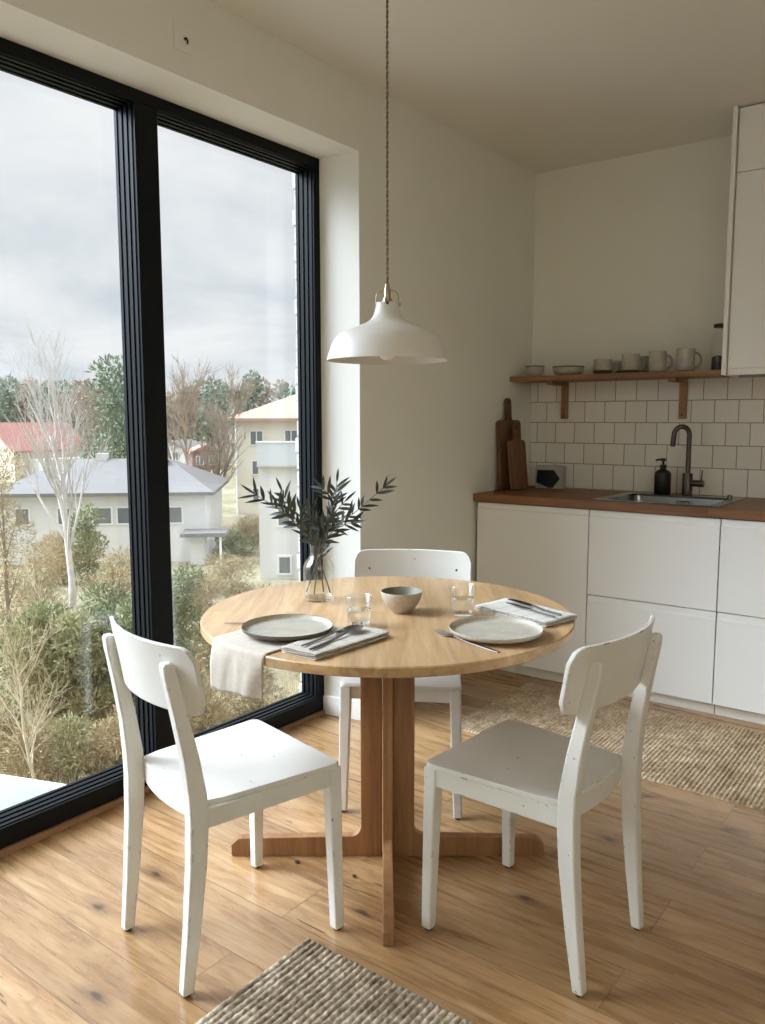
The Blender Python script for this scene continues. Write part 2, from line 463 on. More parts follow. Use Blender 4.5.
struct(MB().box(XR, XR+.1, YF, 0, 0, ZC).build('wall_right', M['wall']), 'off white wall on the right', 'wall')
# baseboards
bb = MB(); bb.box(0, .012, -1.534, -.60, 0, .085)
bb.prism([(0, -1.534), (-.174, -1.5693), (-.174, -1.5813), (.012, -1.545), (.012, -1.534)], 0, .085)
struct(bb.build('baseboard_left', M['white_trim'], bevel=.002), 'white baseboard beside the window reveal', 'baseboard')

# the tall black window
W = thing('window_1', 'tall black framed window with two panes overlooking gardens', 'window', (-.175, -1.5695, .02), kind='structure')
Y1 = -1.5695; Z0, Z1 = .02, 2.3145
def wframe(mb, x0, x1, ya, yb, za, zb, wd):
    """rectangular ring in world coords (ya<yb)"""
    mb.box(x0, x1, ya, yb, za, za+wd); mb.box(x0, x1, ya, yb, zb-wd, zb)
    mb.box(x0, x1, ya, ya+wd, za+wd, zb-wd); mb.box(x0, x1, yb-wd, yb, za+wd, zb-wd)
mull = [(-2.457, -2.368)]
edges = [WIN_L]+[y for p in sorted(mull) for y in p]+[Y1]
opens = [(edges[0]+.045, edges[1]), (edges[2], Y1-.036)]
WO = Matrix.Translation((.175, 1.5695, -.02))
fr = MB()
fr.box(-.265, -.175, WIN_L, Y1, Z0, Z0+.06).box(-.265, -.175, WIN_L, Y1, Z1-.040, Z1)
fr.box(-.265, -.175, WIN_L, WIN_L+.045, Z0+.06, Z1-.04).box(-.265, -.175, Y1-.036, Y1, Z0+.06, Z1-.04)
fr.xf(WO).build('frame', M['black_frame'], W, bevel=.0015, seg=1)
for a, b in mull:
    MB().box(-.265, -.172, a, b, Z0+.0605, Z1-.0405).xf(WO).build('mullion', M['black_frame'], W, bevel=.0015, seg=1)
for a, b in opens:
    g = MB()
    for x0, x1, wd in ((-.2, -.186, .003), (-.222, -.206, .006), (-.245, -.228, .009), (-.263, -.250, .012)):
        wframe(g, x0, x1, a+.0005, b-.0005, Z0+.0605, Z1-.0405, wd)
    g.xf(WO).build('glazing_bead', M['black_frame'], W)
    MB().box(-.264, -.256, a+.001, b-.001, Z0+.061, Z1-.041).xf(WO).build('pane', M['pane'], W)
# timber strip below the frame, brickwork outside
struct(MB().box(-.26, -.163, WIN_L, -1.574, 0.0002, .0198).build('trim_1', M['sill'], bevel=.002), 'brown timber strip under the window frame', 'trim')
bk = MB(); rr = random.Random(3)
for i in range(40):
    z = -.3+i*.075; o = rr.uniform(-.006, .006)
    bk.box(-.4+rr.uniform(-.004, .004), -.285, -1.475-.012+o, -1.2, z, z+.066)
    bk.box(-.392, -.287, -1.475-.004, -1.2, z+.066, z+.075)
struct(bk.build('trim_2', M['brick_white'], bevel=.004), 'whitewashed brick edge outside the window', 'brickwork')

# tile backsplash
struct(MB().box(.001, 3.2, -.009, -.0005, .9, 1.485).build('trim_3', M['tile']), 'square off white wall tiles above the worktop', 'tiles')

# small wall plate above the window
wp = thing('wall_plate', 'square white plate with a small metal hook on the wall above the window', 'wall plate', (0, -2.40, 2.436))
MB().box(.0005, .006, -.037, .037, -.042, .042).build('plate', M['wall'], wp, bevel=.002)
MB().tube([(.006, .006, -.005), (.014, .006, -.005), (.018, .006, -.012), (.015, .006, -.02)], .003, 8).tube([(.006, .012, .002), (.012, -.002, -.006)], .003, 8).build('hook', M['dark_steel'], wp, smooth=60)

# ================================================================== KITCHEN
YD = -.612     # door fronts
def door(mb, x0, x1, z0, z1, lip=True):
    """flat front whose top edge bends inward as a finger grip"""
    if lip:
        mb.prism([(YD, z0), (YD, z1-.030), (YD+.004, z1-.026), (YD+.004, z1), (YD+.02, z1), (YD+.02, z0)], x0, x1, 'x')
    else: mb.box(x0, x1, YD, YD+.02, z0, z1)
    return mb
def unit(x0, x1, label, drawers):
    t = thing('base_cabinet', label, 'cabinet', ((x0+x1)/2, -.3, 0))
    L = Matrix.Translation((-(x0+x1)/2, .3, 0))
    MB().box(x0+.001, x1-.001, YD+.0205, -.02, .062, .862).xf(L).build('body', M['cab_gap'], t)
    MB().box(x0+.001, x1-.001, -.568, -.552, .0005, .0615).xf(L).build('plinth', M['white_trim'], t)
    if drawers:
        door(MB(), x0+.0015, x1-.0015, .0585, .459).xf(L).build('drawer', M['cabinet'], t, bevel=.0012)
        door(MB(), x0+.0015, x1-.0015, .4635, .857).xf(L).build('drawer', M['cabinet'], t, bevel=.0012)
    else:
        door(MB(), x0+.0015, x1-.0015, .0585, .857).xf(L).build('door', M['cabinet'], t, bevel=.0012)
    return t
unit(.018, .609, 'white base cabinet with one plain door, beside the left wall', False)
unit(.611, 1.186, 'white base cabinet with two drawers under the sink', True)
unit(1.188, 1.788, 'white base cabinet with two drawers, cut off by the right edge', True)
unit(1.790, 2.39, 'white base cabinet with two drawers, outside the right edge', True)

# worktop with sink cut-out
SX0, SX1, SY0, SY1 = .605, 1.165, -.572, -.10
wt = MB(); YC = -.6234
wt.box(.001, SX0+.012, YC, -.010, .8635, .9).box(SX1-.012, 2.6, YC, -.010, .8635, .9)
wt.box(SX0+.012, SX1-.012, YC, SY0+.012, .8635, .9).box(SX0+.012, SX1-.012, SY1-.012, -.010, .8635, .9)
tag(wt.build('worktop', M['counter']), 'brown wooden worktop running along the white base cabinets', 'worktop')

sk = thing('kitchen_sink', 'stainless steel inset sink in the wooden worktop', 'sink', ((SX0+SX1)/2, (SY0+SY1)/2, .9))
L = Matrix.Translation((-(SX0+SX1)/2, -(SY0+SY1)/2, -.9))
bx0, bx1, by0, by1 = SX0+.05, SX1-.05, SY0+.03, SY1-.06
rm = MB()
def rr_poly(x0, x1, y0, y1, r, n=6):
    P = []
    for cx, cy, a0 in ((x1-r, y1-r, 0), (x0+r, y1-r, pi/2), (x0+r, y0+r, pi), (x1-r, y0+r, 3*pi/2)):
        for k in range(n+1):
            a = a0+pi/2*k/n; P.append((cx+r*cos(a), cy+r*sin(a)))
    return P
o_ = rr_poly(SX0, SX1, SY0, SY1, .012); i_ = rr_poly(bx0, bx1, by0, by1, .045)
b_ = rr_poly(bx0+.02, bx1-.02, by0+.02, by1-.02, .04)
n = len(o_); vs = [(x, y, .9002) for x, y in o_]+[(x, y, .9035) for x, y in o_]+[(x, y, .9028) for x, y in i_]+[(x, y, .893) for x, y in i_]
rm.add(vs, [(k*n+i, k*n+(i+1) % n, (k+1)*n+(i+1) % n, (k+1)*n+i) for k in range(3) for i in range(n)])
rm.xf(L).build('rim', M['steel'], sk, smooth=30)
ba = MB(); vs = [(x, y, .8928) for x, y in i_]+[(x, y, .76) for x, y in b_]+[(x+(.885-x)*.9, y+(-.35-y)*.9, .755) for x, y in b_]
ba.add(vs, [(k*n+i, k*n+(i+1) % n, (k+1)*n+(i+1) % n, (k+1)*n+i) for k in range(2) for i in range(n)]+[tuple(range(2*n, 3*n))])
ba.xf(L).build('basin', M['steel'], sk, smooth=40)
ov = MB(); wframe(ov, 0, .003, -.03, .03, -.012, .012, .004); ov.xf(Matrix.Rotation(pi/2, 4, 'Z')).xf(Matrix.Translation((.02, .145, -.03)))
ov.build('overflow', M['dark_steel'], sk)
MB().lathe([(0, .018), (.009, .018), (.011, .016), (.011, .0035)], 20, (.22, .19, 0)).build('waste_knob', M['steel'], sk, smooth=40)
MB().lathe([(0, -.138), (.03, -.138), (.04, -.142), (.042, -.145)], 24, (0, 0, 0)).build('drain', M['dark_steel'], sk, smooth=40)

fa = thing('kitchen_tap', 'dark metal tap with a hooked spout behind the sink', 'tap', (.905, -.132, .9034))
MB().lathe([(0, 0), (.027, 0), (.027, .004), (.0235, .006), (.0235, .105), (.0215, .108), (0, .108)], 28).build('body', M['gunmetal'], fa, smooth=35)
pts = [(0, 0, .108), (0, 0, .292)]; R_ = .036
for k in range(1, 13):
    a = pi*k/12; pts.append((-R_*.85+R_*.85*cos(a), -R_*.5+R_*.5*cos(a), .292+R_*1.1*sin(a)))
pts.append((-2*R_*.85-.006, -R_, .236))
MB().tube(pts, .0118, 16).build('spout', M['gunmetal'], fa, smooth=50)
hv = thing('lever', None, None); hv.parent = fa
MB().tube([(.02, 0, .06), (.075, 0, .06)], .016, 20).build('barrel', M['gunmetal'], hv, smooth=40)
MB().tube([(.064, 0, .073), (.066, .004, .125)], [.004, .003], 10).build('stick', M['gunmetal'], hv, smooth=50)

sp = thing('soap_bottle', 'black pump bottle standing behind the sink beside the tap', 'bottle', (.785, -.130, .9036))
MB().lathe([(0, 0), (.037, 0), (.040, .004), (.040, .098), (.036, .110), (.02, .120), (.014, .124), (.014, .13), (0, .13)], 32).build('body', M['soap'], sp, smooth=45)
MB().lathe([(0, .13), (.016, .13), (.016, .143), (.006, .146), (.006, .162), (.012, .164), (.012, .176), (0, .178)], 24).tube([(0, 0, .170), (-.02, -.02, .170), (-.027, -.027, .166)], .005, 10).build('pump', M['soap'], sp, smooth=45)

# cutting boards leaning on the left wall
def board(name, label, w, h, hl, hw, th, mat, loc, rot, grip_hole=False):
    t = thing(name, label, 'cutting board', loc); t.rotation_euler = rot
    P = [(-w/2, .012), (-w/2+.012, 0), (w/2-.012, 0), (w/2, .012), (w/2, h-.02)]
    for k in range(6):
        a = pi/2*k/5; P.append((w/2-.02+.02*cos(a), h-.02+.02*sin(a)))
    P += [(hw/2+.012, h), (hw/2+.003, h+.006), (hw/2, h+.02), (hw/2, h+hl-.012), (hw/2-.01, h+hl), (-hw/2+.01, h+hl), (-hw/2, h+hl-.012), (-hw/2, h+.02), (-hw/2-.003, h+.006), (-hw/2-.012, h)]
    for k in range(6):
        a = pi/2+pi/2*k/5; P.append((-w/2+.02+.02*cos(a), h-.02+.02*sin(a)))
    MB().prism(P, 0, th, 'x').build('board', mat, t, bevel=.003)
    r = bpy.data.objects.new
    rg = MB(); rg.lathe([(.0035, -.0008), (.0075, -.0008), (.0075, .0008), (.0035, .0008)], 16, close=True); rg.xf(Matrix.Translation((th+.0006, 0, h+hl-.02)) @ Matrix.Rotation(pi/2, 4, 'Y'))
    rg.build('hanging_eyelet', M['dark_steel'], t, smooth=40)
    return t
board('cutting_board', 'larger dark paddle cutting board leaning on the wall in the kitchen corner', .215, .365, .115, .045, .018, M['board_a'], (.036, -.312, .9005), (0, radians(-3.2), radians(-4)))
board('cutting_board', 'smaller brown paddle cutting board in front of the larger one', .155, .262, .085, .036, .015, M['board_b'], (.084, -.300, .9005), (0, radians(-6.2), radians(-6)))

# pale stone block with a dark five-sided face
sb = thing('stone_block', 'small pale stone block with a dark five sided front on the worktop', 'ornament', (.175, -.105, .9005), radians(4))
MB().box(-.077, .077, -.025, .03, 0, .122).build('block', M['pale_stone'], sb, bevel=.004)
MB().prism([(-.062, .098), (-.066, .03), (.004, .004), (.026, .006), (.064, .055), (.03, .100)], -.034, -.0255, 'y').build('dark_face', M['black_glaze'], sb, bevel=.002)

# shelf with brackets
ZS = 1.494
sh = thing('wall_shelf', 'wooden wall shelf above the tiles carrying cups and bowls', 'shelf', (.55, -.001, ZS))
MB().box(-.548, .546, -.262, -.0085+.008, -.026, 0).build('board', M['shelf'], sh, bevel=.002)
for x in (.209, .835):
    b = MB(); xx = x-.55
    b.box(xx-.018, xx+.018, -.030, -.010, -.222, -.0265).box(xx-.018, xx+.018, -.21, -.0305, -.046, -.0265)
    k = b.build('bracket', M['bracket'], sh, bevel=.002)
    MB().lathe([(0, .002), (.004, .0015), (.005, 0)], 12).xf(Matrix.Translation((xx, -.0305, -.203)) @ Matrix.Rotation(pi/2, 4, 'X')).build('screw', M['steel'], k, smooth=60)

# upper cabinet
uc = thing('wall_cabinet', 'white wall cabinet reaching the ceiling at the right edge', 'cabinet', (1.7, -.0005, 1.462))
L = Matrix.Translation((-1.7, .0005, -1.462))
MB().box(1.118, 2.3, -.335, -.001, 1.478, 2.583).xf(L).build('body', M['cabinet'], uc)
MB().box(1.100, 1.1175, -.375, -.001, 1.463, 2.583).xf(L).build('side_panel', M['cabinet'], uc, bevel=.001)
def updoor(x0, x1, z0, z1):
    return MB().prism([(-.357, z1), (-.357, z0+.03), (-.353, z0+.026), (-.353, z0), (-.336, z0), (-.336, z1)], x0, x1, 'x').xf(L)
for x0, x1 in ((1.1215, 1.71), (1.713, 2.3)):
    updoor(x0, x1, 1.463, 2.313).build('door', M['cabinet'], uc, bevel=.0012)
    MB().box(x0, x1, -.357, -.336, 2.316, 2.576).xf(L).build('door', M['cabinet'], uc, bevel=.0012)
MB().box(1.16, 2.28, -.32, -.28, 1.452, 1.4775).xf(L).build('light_strip', M['steel'], uc)

# ---- cups and bowls on the shelf
YS = -.165
def shell(prof_out, th):
    """outer profile (bottom centre -> rim) closed back along the inside"""
    inner = [(max(r-th, 0), z+(th if i < 2 else 0)) for i, (r, z) in enumerate(prof_out)]
    inner = [p for p in inner if p[1] >= th*.9]
    return prof_out+[(prof_out[-1][0]-th*.5, prof_out[-1][1]+th*.35)]+inner[::-1][0:-1]+[(0, th)]
def small_bowl(name, label, x, y, r, h, cat, z=ZS, mat=None):
    t = thing(name, label, cat, (x, y, z+.0005))
    MB().lathe(shell([(0, 0), (r*.62, 0), (r*.85, h*.18), (r*.97, h*.5), (r, h)], .004), 40).build('body', mat or M['mug'], t, smooth=50)
    MB().lathe([(r*1.0-.003, h+.0012), (r+.0008, h+.0005), (r+.0008, h-.004), (r*.996, h-.005)], 40).build('rim', M['mug_base'], t, smooth=60)
    return t
small_bowl('small_bowl', 'small speckled bowl at the left end of the shelf', .099, YS, .050, .056, 'bowl')
small_bowl('serving_bowl', 'wide shallow speckled bowl on the shelf', .290, YS, .080, .046, 'bowl')
def mug(label, x, y, r, h, rz, group='stoneware cups on the shelf', dark=.15):
    t = thing('mug', label, 'mug', (x, y, ZS+.0005), rz, group)
    MB().lathe(shell([(0, 0), (r*.86, 0), (r*.95, h*.06), (r, h*.3), (r, h)], .004), 40).build('body', M['mug'], t, smooth=50)
    MB().lathe([(r*.872, .0), (r*.957, h*.055), (r+.0008, h*dark), (r+.0012, h*dark+.001), (r*.99, h*dark+.001)], 40).build('base_band', M['mug_base'], t, smooth=60)
    P = []
    for k in range(11):
        a = -pi/2+pi*k/10; P.append((r-.002+.029*cos(a)*(1.0), 0, h*.5+h*.33*sin(a)))
    MB().tube(P, .0052, 10, flat=1.3).build('handle', M['mug'], t, smooth=60)
    return t
hd = YAW-.15
mug('small wide cup with dark base, left of the mugs', .475, YS, .046, .074, hd, dark=.26)
mug('small cup half hidden behind the wide cup', .497, YS+.10, .042, .070, hd, dark=.26)
mug('squat mug with dark base, third mug from the cabinet', .617, YS, .043, .094, hd, dark=.16)
mug('mug half hidden behind the squat mug', .632, YS+.10, .040, .088, hd)
mug('tall grey mug, second mug from the wall cabinet', .750, YS, .041, .100, hd, dark=.05)
mug('tall grey mug nearest the wall cabinet', .884, YS, .041, .106, hd, dark=.05)
jr = thing('storage_jar', 'tall glass jar of dark coffee with a dark lid beside the wall cabinet', 'jar', (1.026, -.11, ZS+.0005))
MB().lathe([(0, 0), (.040, 0), (.043, .004), (.043, .165), (.03, .185), (.028, .2), (.026, .2), (.028, .184), (.0405, .164), (.0405, .006), (0, .004)], 36).build('body', M['glass'], jr, smooth=45)
MB().lathe([(0, .0045), (.0398, .0065), (.0398, .062), (.03, .07), (0, .072)], 32).build('contents', M['coffee'], jr, smooth=60)
MB().lathe([(0, .2005), (.034, .2005), (.036, .203), (.036, .214), (.033, .217), (0, .217)], 32).build('lid', M['lid'], jr, smooth=40)

# ================================================================== RUGS
def rug(name, label, x0, x1, y0, y1, pitch, mat, step, amp=.006, base=.004, ystep=.005):
    nx = int((x1-x0)/step)+1; ny = int((y1-y0)/ystep)+1
    vs = []; fs = []
    for j in range(ny+1):
        for i in range(nx+1):
            x = x0+(x1-x0)*i/nx; y = y0+(y1-y0)*j/ny
            ir = math.floor((x-x0)/pitch); fx = (x-x0)/pitch-ir
            ph = ((ir*7919) % 13)/13
            rope = sqrt(max(0, 1-(2*fx-1)**2))
            wy = y+.006*noise.noise((x*9, y*9, 1))
            bead = .72+.28*abs(sin(pi*(wy/(pitch*1.3)+ph+fx*.45)))
            z = base+amp*rope*bead+.0025*noise.noise((x*30, y*30, 5))
            if i in (0, nx) or j in (0, ny): z = .0008
            ex = .003*noise.noise((x*40, y*40, 0)) if (i in (0, nx) or j in (0, ny)) else 0
            vs.append((x+ex, y+ex, max(z, .0008)))
    w = nx+1
    for j in range(ny):
        for i in range(nx): fs.append((j*w+i, j*w+i+1, (j+1)*w+i+1, (j+1)*w+i))
    k = len(vs)
    vs += [(x0, y0, .0003), (x1, y0, .0003), (x1, y1, .0003), (x0, y1, .0003)]
    fs.append((k+3, k+2, k+1, k))
    o = MB().add(vs, fs).build(name, mat, smooth=180)
    return tag(o, label, 'rug')
rug('woven_rug', 'chunky ribbed jute rug in the foreground before the table', .807, 1.75, -3.55, -2.762, .0165, M['jute_front'], .00236, amp=.0095, base=.002, ystep=.0045)
rug('runner_rug', 'tan woven jute runner on the floor along the base cabinets', .352, 2.25, -1.382, -.682, .0155, M['jute_run'], .0026, amp=.0075, base=.002, ystep=.0055)

# ================================================================== TABLE
TC = (.727, -2.325); TZ = .730; TR = .520
tb = thing('dining_table', 'round oak dining table with a crossed plank pedestal', 'table', (TC[0], TC[1], 0), YAW)
MB().lathe([(0, TZ-.026), (TR-.004, TZ-.026), (TR, TZ-.022), (TR, TZ-.003), (TR-.003, TZ), (0, TZ)], 128).xf(Matrix.Rotation(-YAW, 4, 'Z')).build('tabletop', M['oak_table_top'], tb, smooth=35).rotation_euler = (0, 0, 0)
def cross_leg(half, inner=.0):
    P = [(inner, 0), (half-.004, 0), (half, .004), (half, .036), (half-.02, .054), (half-.03, .056)]
    cw = .078; rf = .03
    P.append((cw+rf, .062))
    for k in range(1, 9):
        a = -pi/2-pi/2*k/8; P.append((cw+rf+rf*cos(a), .062+rf+rf*sin(a)))
    P += [(cw, TZ-.0265), (inner, TZ-.0265)]
    return P
for ang, half in ((0, .458), (pi, .458), (-pi/2, .425), (pi/2, .425)):
    MB().prism(cross_leg(half, .0155), -.0145, .0145, 'y').build('leg', M['oak_leg'], tb, bevel=.0025).rotation_euler = (0, 0, ang)
MB().box(-.0145, .0145, -.0145, .0145, .0005, TZ-.027).build('centre_post', M['oak_leg'], tb)

# ================================================================== CHAIRS
def make_chair(label):
    t = thing('dining_chair', label, 'chair', group='white wooden chairs around the table')
    ZSEAT = .4373; SB = ZSEAT-.011
    # legs
    for s in (-1, 1):
        secs = []
        for k in range(9):
            f = k/8; z = .006+(SB-.006)*f
            wd = .027+.009*f
            secs.append((s*(.186-.012*f+.001), .1985-.012*f*.4, z, wd, wd))
        lg = MB().rectsweep(secs).build('leg', M['chair'], t, bevel=.004)
        MB().lathe([(0, 0.0004), (.010, 0.0004), (.010, .0058), (0, .0058)], 14, (s*.187, .1985, 0)).build('foot_pad', M['felt'], lg)
    # rear posts: leg and back upright in one curved piece
    for s in (-1, 1):
        key = [(.006, -.2005, .155, .025, .026), (.15, -.184, .158, .029, .034), (.30, -.1705, .1605, .032, .041), (.40, -.166, .1615, .033, .044), (.46, -.168, .1615, .033, .043),
               (.55, -.179, .1585, .030, .037), (.65, -.198, .154, .029, .033), (.735, -.2155, .151, .028, .031), (.758, -.2195, .151, .027, .027), (.766, -.2215, .151, .022, .017)]
        secs = []
        for i in range(len(key)-1):
            a = key[i]; b = key[i+1]
            for k in range(4 if i < len(key)-3 else 1):
                f = k/4
                q = [a[j]+(b[j]-a[j])*f for j in range(5)]
                secs.append((s*q[2], q[1], q[0], q[3], q[4]))
        q = key[-1]; secs.append((s*q[2], q[1], q[0], q[3], q[4]))
        lg = MB().rectsweep(secs).build('rear_post', M['chair'], t, smooth=30, bevel=.004)
        MB().lathe([(0, 0.0004), (.009, 0.0004), (.009, .0058), (0, .0058)], 14, (s*.155, -.2005, 0)).build('foot_pad', M['felt'], lg)
    # seat: straight front, rear edge curved outward
    P = []
    r = .02
    for k in range(6):
        a = -pi/2*0+pi/2*k/5; P.append((.195-r+r*cos(a), .2115-r+r*sin(a)))
    for k in range(6):
        a = pi/2+pi/2*k/5; P.append((-.195+r+r*cos(a), .2115-r+r*sin(a)))
    P.append((-.170, -.10)); P.append((-.1585, -.1455))
    for k in range(1, 12):
        f = -1+2*k/12; P.append((.147*f, -.1455-.022*(1-f*f)))
    P += [(.1585, -.1455), (.170, -.10)]
    # slight saddle: build as a fan of rings
    n = len(P); rings = [1, .985, .8, .55, .3]
    vs = []; fs = []
    for z0, rg in ((SB, [1]), ):
        vs += [(x, y, z0) for x, y in P]
    for sc_ in rings:
        dz = {1: -.004, .985: 0, .8: -.0015, .55: -.004, .3: -.005}[sc_]
        vs += [(x*sc_, .01+(y-.01)*sc_, ZSEAT+dz) for x, y in P]
    vs.append((0, .01, ZSEAT-.005))
    for k in range(len(rings)):
        for i in range(n): fs.append((k*n+i, (k*n+(i+1) % n), (k+1)*n+(i+1) % n, (k+1)*n+i))
    top = len(rings)*n; c = len(vs)-1
    for i in range(n): fs.append((top+i, top+(i+1) % n, c))
    fs.append(tuple(range(n))[::-1])
    MB().add(vs, fs).build('seat', M['chair'], t, smooth=40)
    # aprons
    AP = MB(); za, zb = ZSEAT-.056, SB-.0003
    AP.box(-.158, .158, .178, .198, za, zb)
    for s in (-1, 1):
        AP.prism([(s*.174, .178), (s*.190, .178), (s*.176, -.146), (s*.160, -.146)][::s], za, zb)
    rp = [(.149*(-1+2*k/12), -.1465-.019*(1-(-1+2*k/12)**2)) for k in range(13)]
    rp2 = [(x, y+.018) for x, y in rp]
    AP.prism(rp2+rp[::-1], za, zb)
    AP.build('apron', M['chair'], t, bevel=.002)
    # curved backrest
    nx, nz = 40, 10; vs = []; fs = []
    zb0, zb1 = .646, .801; cr = .036
    def pt(i, j, off):
        x = -.210+.420*i/nx
        ax = abs(x); cut = 0
        if ax > .210-cr:
            d = ax-(.210-cr); cut = cr-sqrt(max(0, cr*cr-d*d))
        lo = zb0+cut*.9+.0; hi = zb1-cut
        z = lo+(hi-lo)*j/nz
        y = -.2155+1.1*x*x-(z-.655)*.176+off
        return (x*(1-.03*(1-(z-.655)/.148)*0), y, z)
    for off in (0, .011):
        for j in range(nz+1):
            for i in range(nx+1): vs.append(pt(i, j, off))
    N1 = (nx+1)*(nz+1); w = nx+1
    for j in range(nz):
        for i in range(nx):
            a = j*w+i; fs.append((a, a+1, a+w+1, a+w)); fs.append((N1+a, N1+a+w, N1+a+w+1, N1+a+1))
    for i in range(nx):
        fs.append((i, N1+i, N1+i+1, i+1)); a = nz*w+i; fs.append((a, a+1, N1+a+1, N1+a))
    for j in range(nz):
        a = j*w; fs.append((a, a+w, N1+a+w, N1+a)); a = j*w+nx; fs.append((a, N1+a, N1+a+w, a+w))
    br = MB().add(vs, fs).build('backrest', M['chair'], t, smooth=50, bevel=.002)
    for s in (-1, 1):
        x = s*.158; z = .735; y = -.2155+1.1*x*x-(z-.655)*.176+.011
        MB().lathe([(0, .0012), (.0035, .001), (.0045, 0)], 12).xf(Matrix.Translation((x, y+.0002, z)) @ Matrix.Rotation(-pi/2, 4, 'X')).build('screw', M['chair_screw'], br, smooth=60)
    return t
ch = make_chair('white wooden chair at left of the table, seen from behind by the window')
ch.location = (.611, -2.839, 0); ch.rotation_euler = (0, 0, -.211)
c2 = copy_tree(ch); c2['label'] = 'worn white wooden chair at right of the table with scuffed seat'
c2.location = (1.230, -2.373, 0); c2.rotation_euler = (0, 0, 1.503)
c3 = copy_tree(ch); c3['label'] = 'white wooden chair on the far side, mostly hidden behind the table'
c3.location = (.522, -1.938, 0); c3.rotation_euler = (0, 0, 3.649)

# ================================================================== PENDANT LAMP
LZ = 1.432
lp = thing('pendant_lamp', 'white metal pendant lamp hanging over the round table', 'lamp', (TC[0], TC[1], LZ))
k_ = .000655
prof = [(253, 0), (252, 8), (246, 28), (236, 58), (222, 86), (205, 104), (185, 117), (160, 127), (132, 137), (108, 147), (88, 158), (72, 172), (61, 190), (54, 212), (50, 232), (48, 250), (47, 262)]
out = [(r*k_, (y+2 if y < 147 else 149+(y-147)*.78)*k_) for r, y in prof]
inn = [(max(r-.0022, .001), z-.0018) for r, z in out]
inn[0] = (out[0][0]-.002, out[0][1])
MB().lathe(out+[(.012, out[-1][1]+.001), (.012, out[-1][1]-.004)]+inn[::-1], 96, close=True).build('shade', M['shade'], lp, smooth=60)
sz = out[-1][1]
MB().lathe([(0, sz+.0012), (.0118, sz+.0012), (.0118, sz+.004), (.009, sz+.006), (.009, sz+.036), (.007, sz+.04), (.0055, sz+.05), (0, sz+.052)], 24).build('socket_cap', M['nickel'], lp, smooth=35)
P = []
for k in range(17):
    a = pi*k/16; P.append((.0295*cos(a)**1 if True else 0, 0, sz-.004+.010+.0+.028*sin(a)**.8 if sin(a) > 0 else sz-.004))
P = [(.0305, 0, sz-.006), (.0305, 0, sz+.012)]+[(.0305*cos(pi*k/12), 0, sz+.014+.022*sin(pi*k/12)) for k in range(1, 12)]+[(-.0305, 0, sz+.012), (-.0305, 0, sz-.006)]
bw = MB().tube(P, .0018, 8).xf(Matrix.Rotation(YAW, 4, 'Z')).build('wire_bracket', M['nickel'], lp, smooth=60)
for s in (-1, 1):
    MB().tube([(s*.0312, 0, sz-.004), (s*.037, 0, sz-.004)], .0042, 12).xf(Matrix.Rotation(YAW, 4, 'Z')).build('thumb_screw', M['nickel'], bw, smooth=40)
MB().tube([(0, -.0305, sz-.004), (0, -.036, sz-.004)], .0042, 12).xf(Matrix.Rotation(YAW, 4, 'Z')).build('thumb_screw', M['dark_steel'], bw, smooth=40)
MB().lathe([(0, .0), (.012, .002), (.022, .010), (.029, .024), (.030, .036), (.026, .05), (.016, .066), (.0125, .078), (.0125, .11), (0, .11)], 32, (0, 0, -.002+.004)).build('bulb', M['bulb'], lp, smooth=60)
MB().lathe([(0, .112), (.0165, .112), (.0165, .15), (.012, .168), (0, .168)], 24, (0, 0, .001)).build('lamp_holder', M['nickel'], lp, smooth=40)
# braided cord
cordz0, cordz1 = sz+.051, ZC-.031-LZ
for ph in (0, pi):
    nP = int((cordz1-cordz0)/.003)
    P = [(.0018*cos(ph+i*.75), .0018*sin(ph+i*.75), cordz0+(cordz1-cordz0)*i/nP) for i in range(nP+1)]
    MB().tube(P, .0021, 6).build('cord', M['cordA' if ph == 0 else 'cordB'] if 'cordA' in M else plain('cord_fabric', srgb(150, 138, 116) if ph == 0 else srgb(104, 92, 76), .8), lp, smooth=80)
MB().lathe([(0, 0), (.01, 0), (.045, .006), (.05, .012), (.05, .0305), (0, .0305)], 32, (0, 0, cordz1)).build('ceiling_cup', M['shade'], lp, smooth=40)

# ================================================================== TABLEWARE
def plate(label, x, y, r, z, m_in, m_edge):
    t = thing('dinner_plate', label, 'plate', (x, y, z))
    MB().lathe([(0, .002), (r*.66, .002), (r*.68, 0), (r*.71, 0), (r*.73, .003), (r*.93, .0085), (r*.985, .013), (r, .0195), (r*.995, .0212), (r*.985, .0205)], 72).build('underside', m_edge, t, smooth=50)
    MB().lathe([(r*.9852, .0204), (r*.965, .014), (r*.93, .0105), (r*.86, .0088), (r*.5, .0080), (0, .0078)], 72).build('face', m_in, t, smooth=60)
    return t
plate('grey stoneware plate on the linen cloth at the left setting', .674, -2.678, .1155, TZ+.0052, M['plate_grey'], M['plate_edge'])
plate('speckled cream stoneware plate at the right setting', 1.099, -2.366, .118, TZ+.0005, M['stone_plate'], M['stone_plate'])
bl = thing('bowl', 'small speckled clay bowl in the middle of the table', 'bowl', (.762, -2.305, TZ+.0005))
r = .060
o_ = [(0, .001), (.026, .0), (.029, .002), (.034, .008), (.046, .022), (.055, .040), (r, .058), (r-.001, .0605)]
MB().lathe(o_+[(r-.0028, .0605)], 56).build('body', M['bowl'], bl, smooth=50)
MB().lathe([(r-.0028, .0604), (r-.0045, .057), (.050, .040), (.041, .023), (.028, .010), (0, .007)], 56).build('inside', M['bowl_in'], bl, smooth=60)

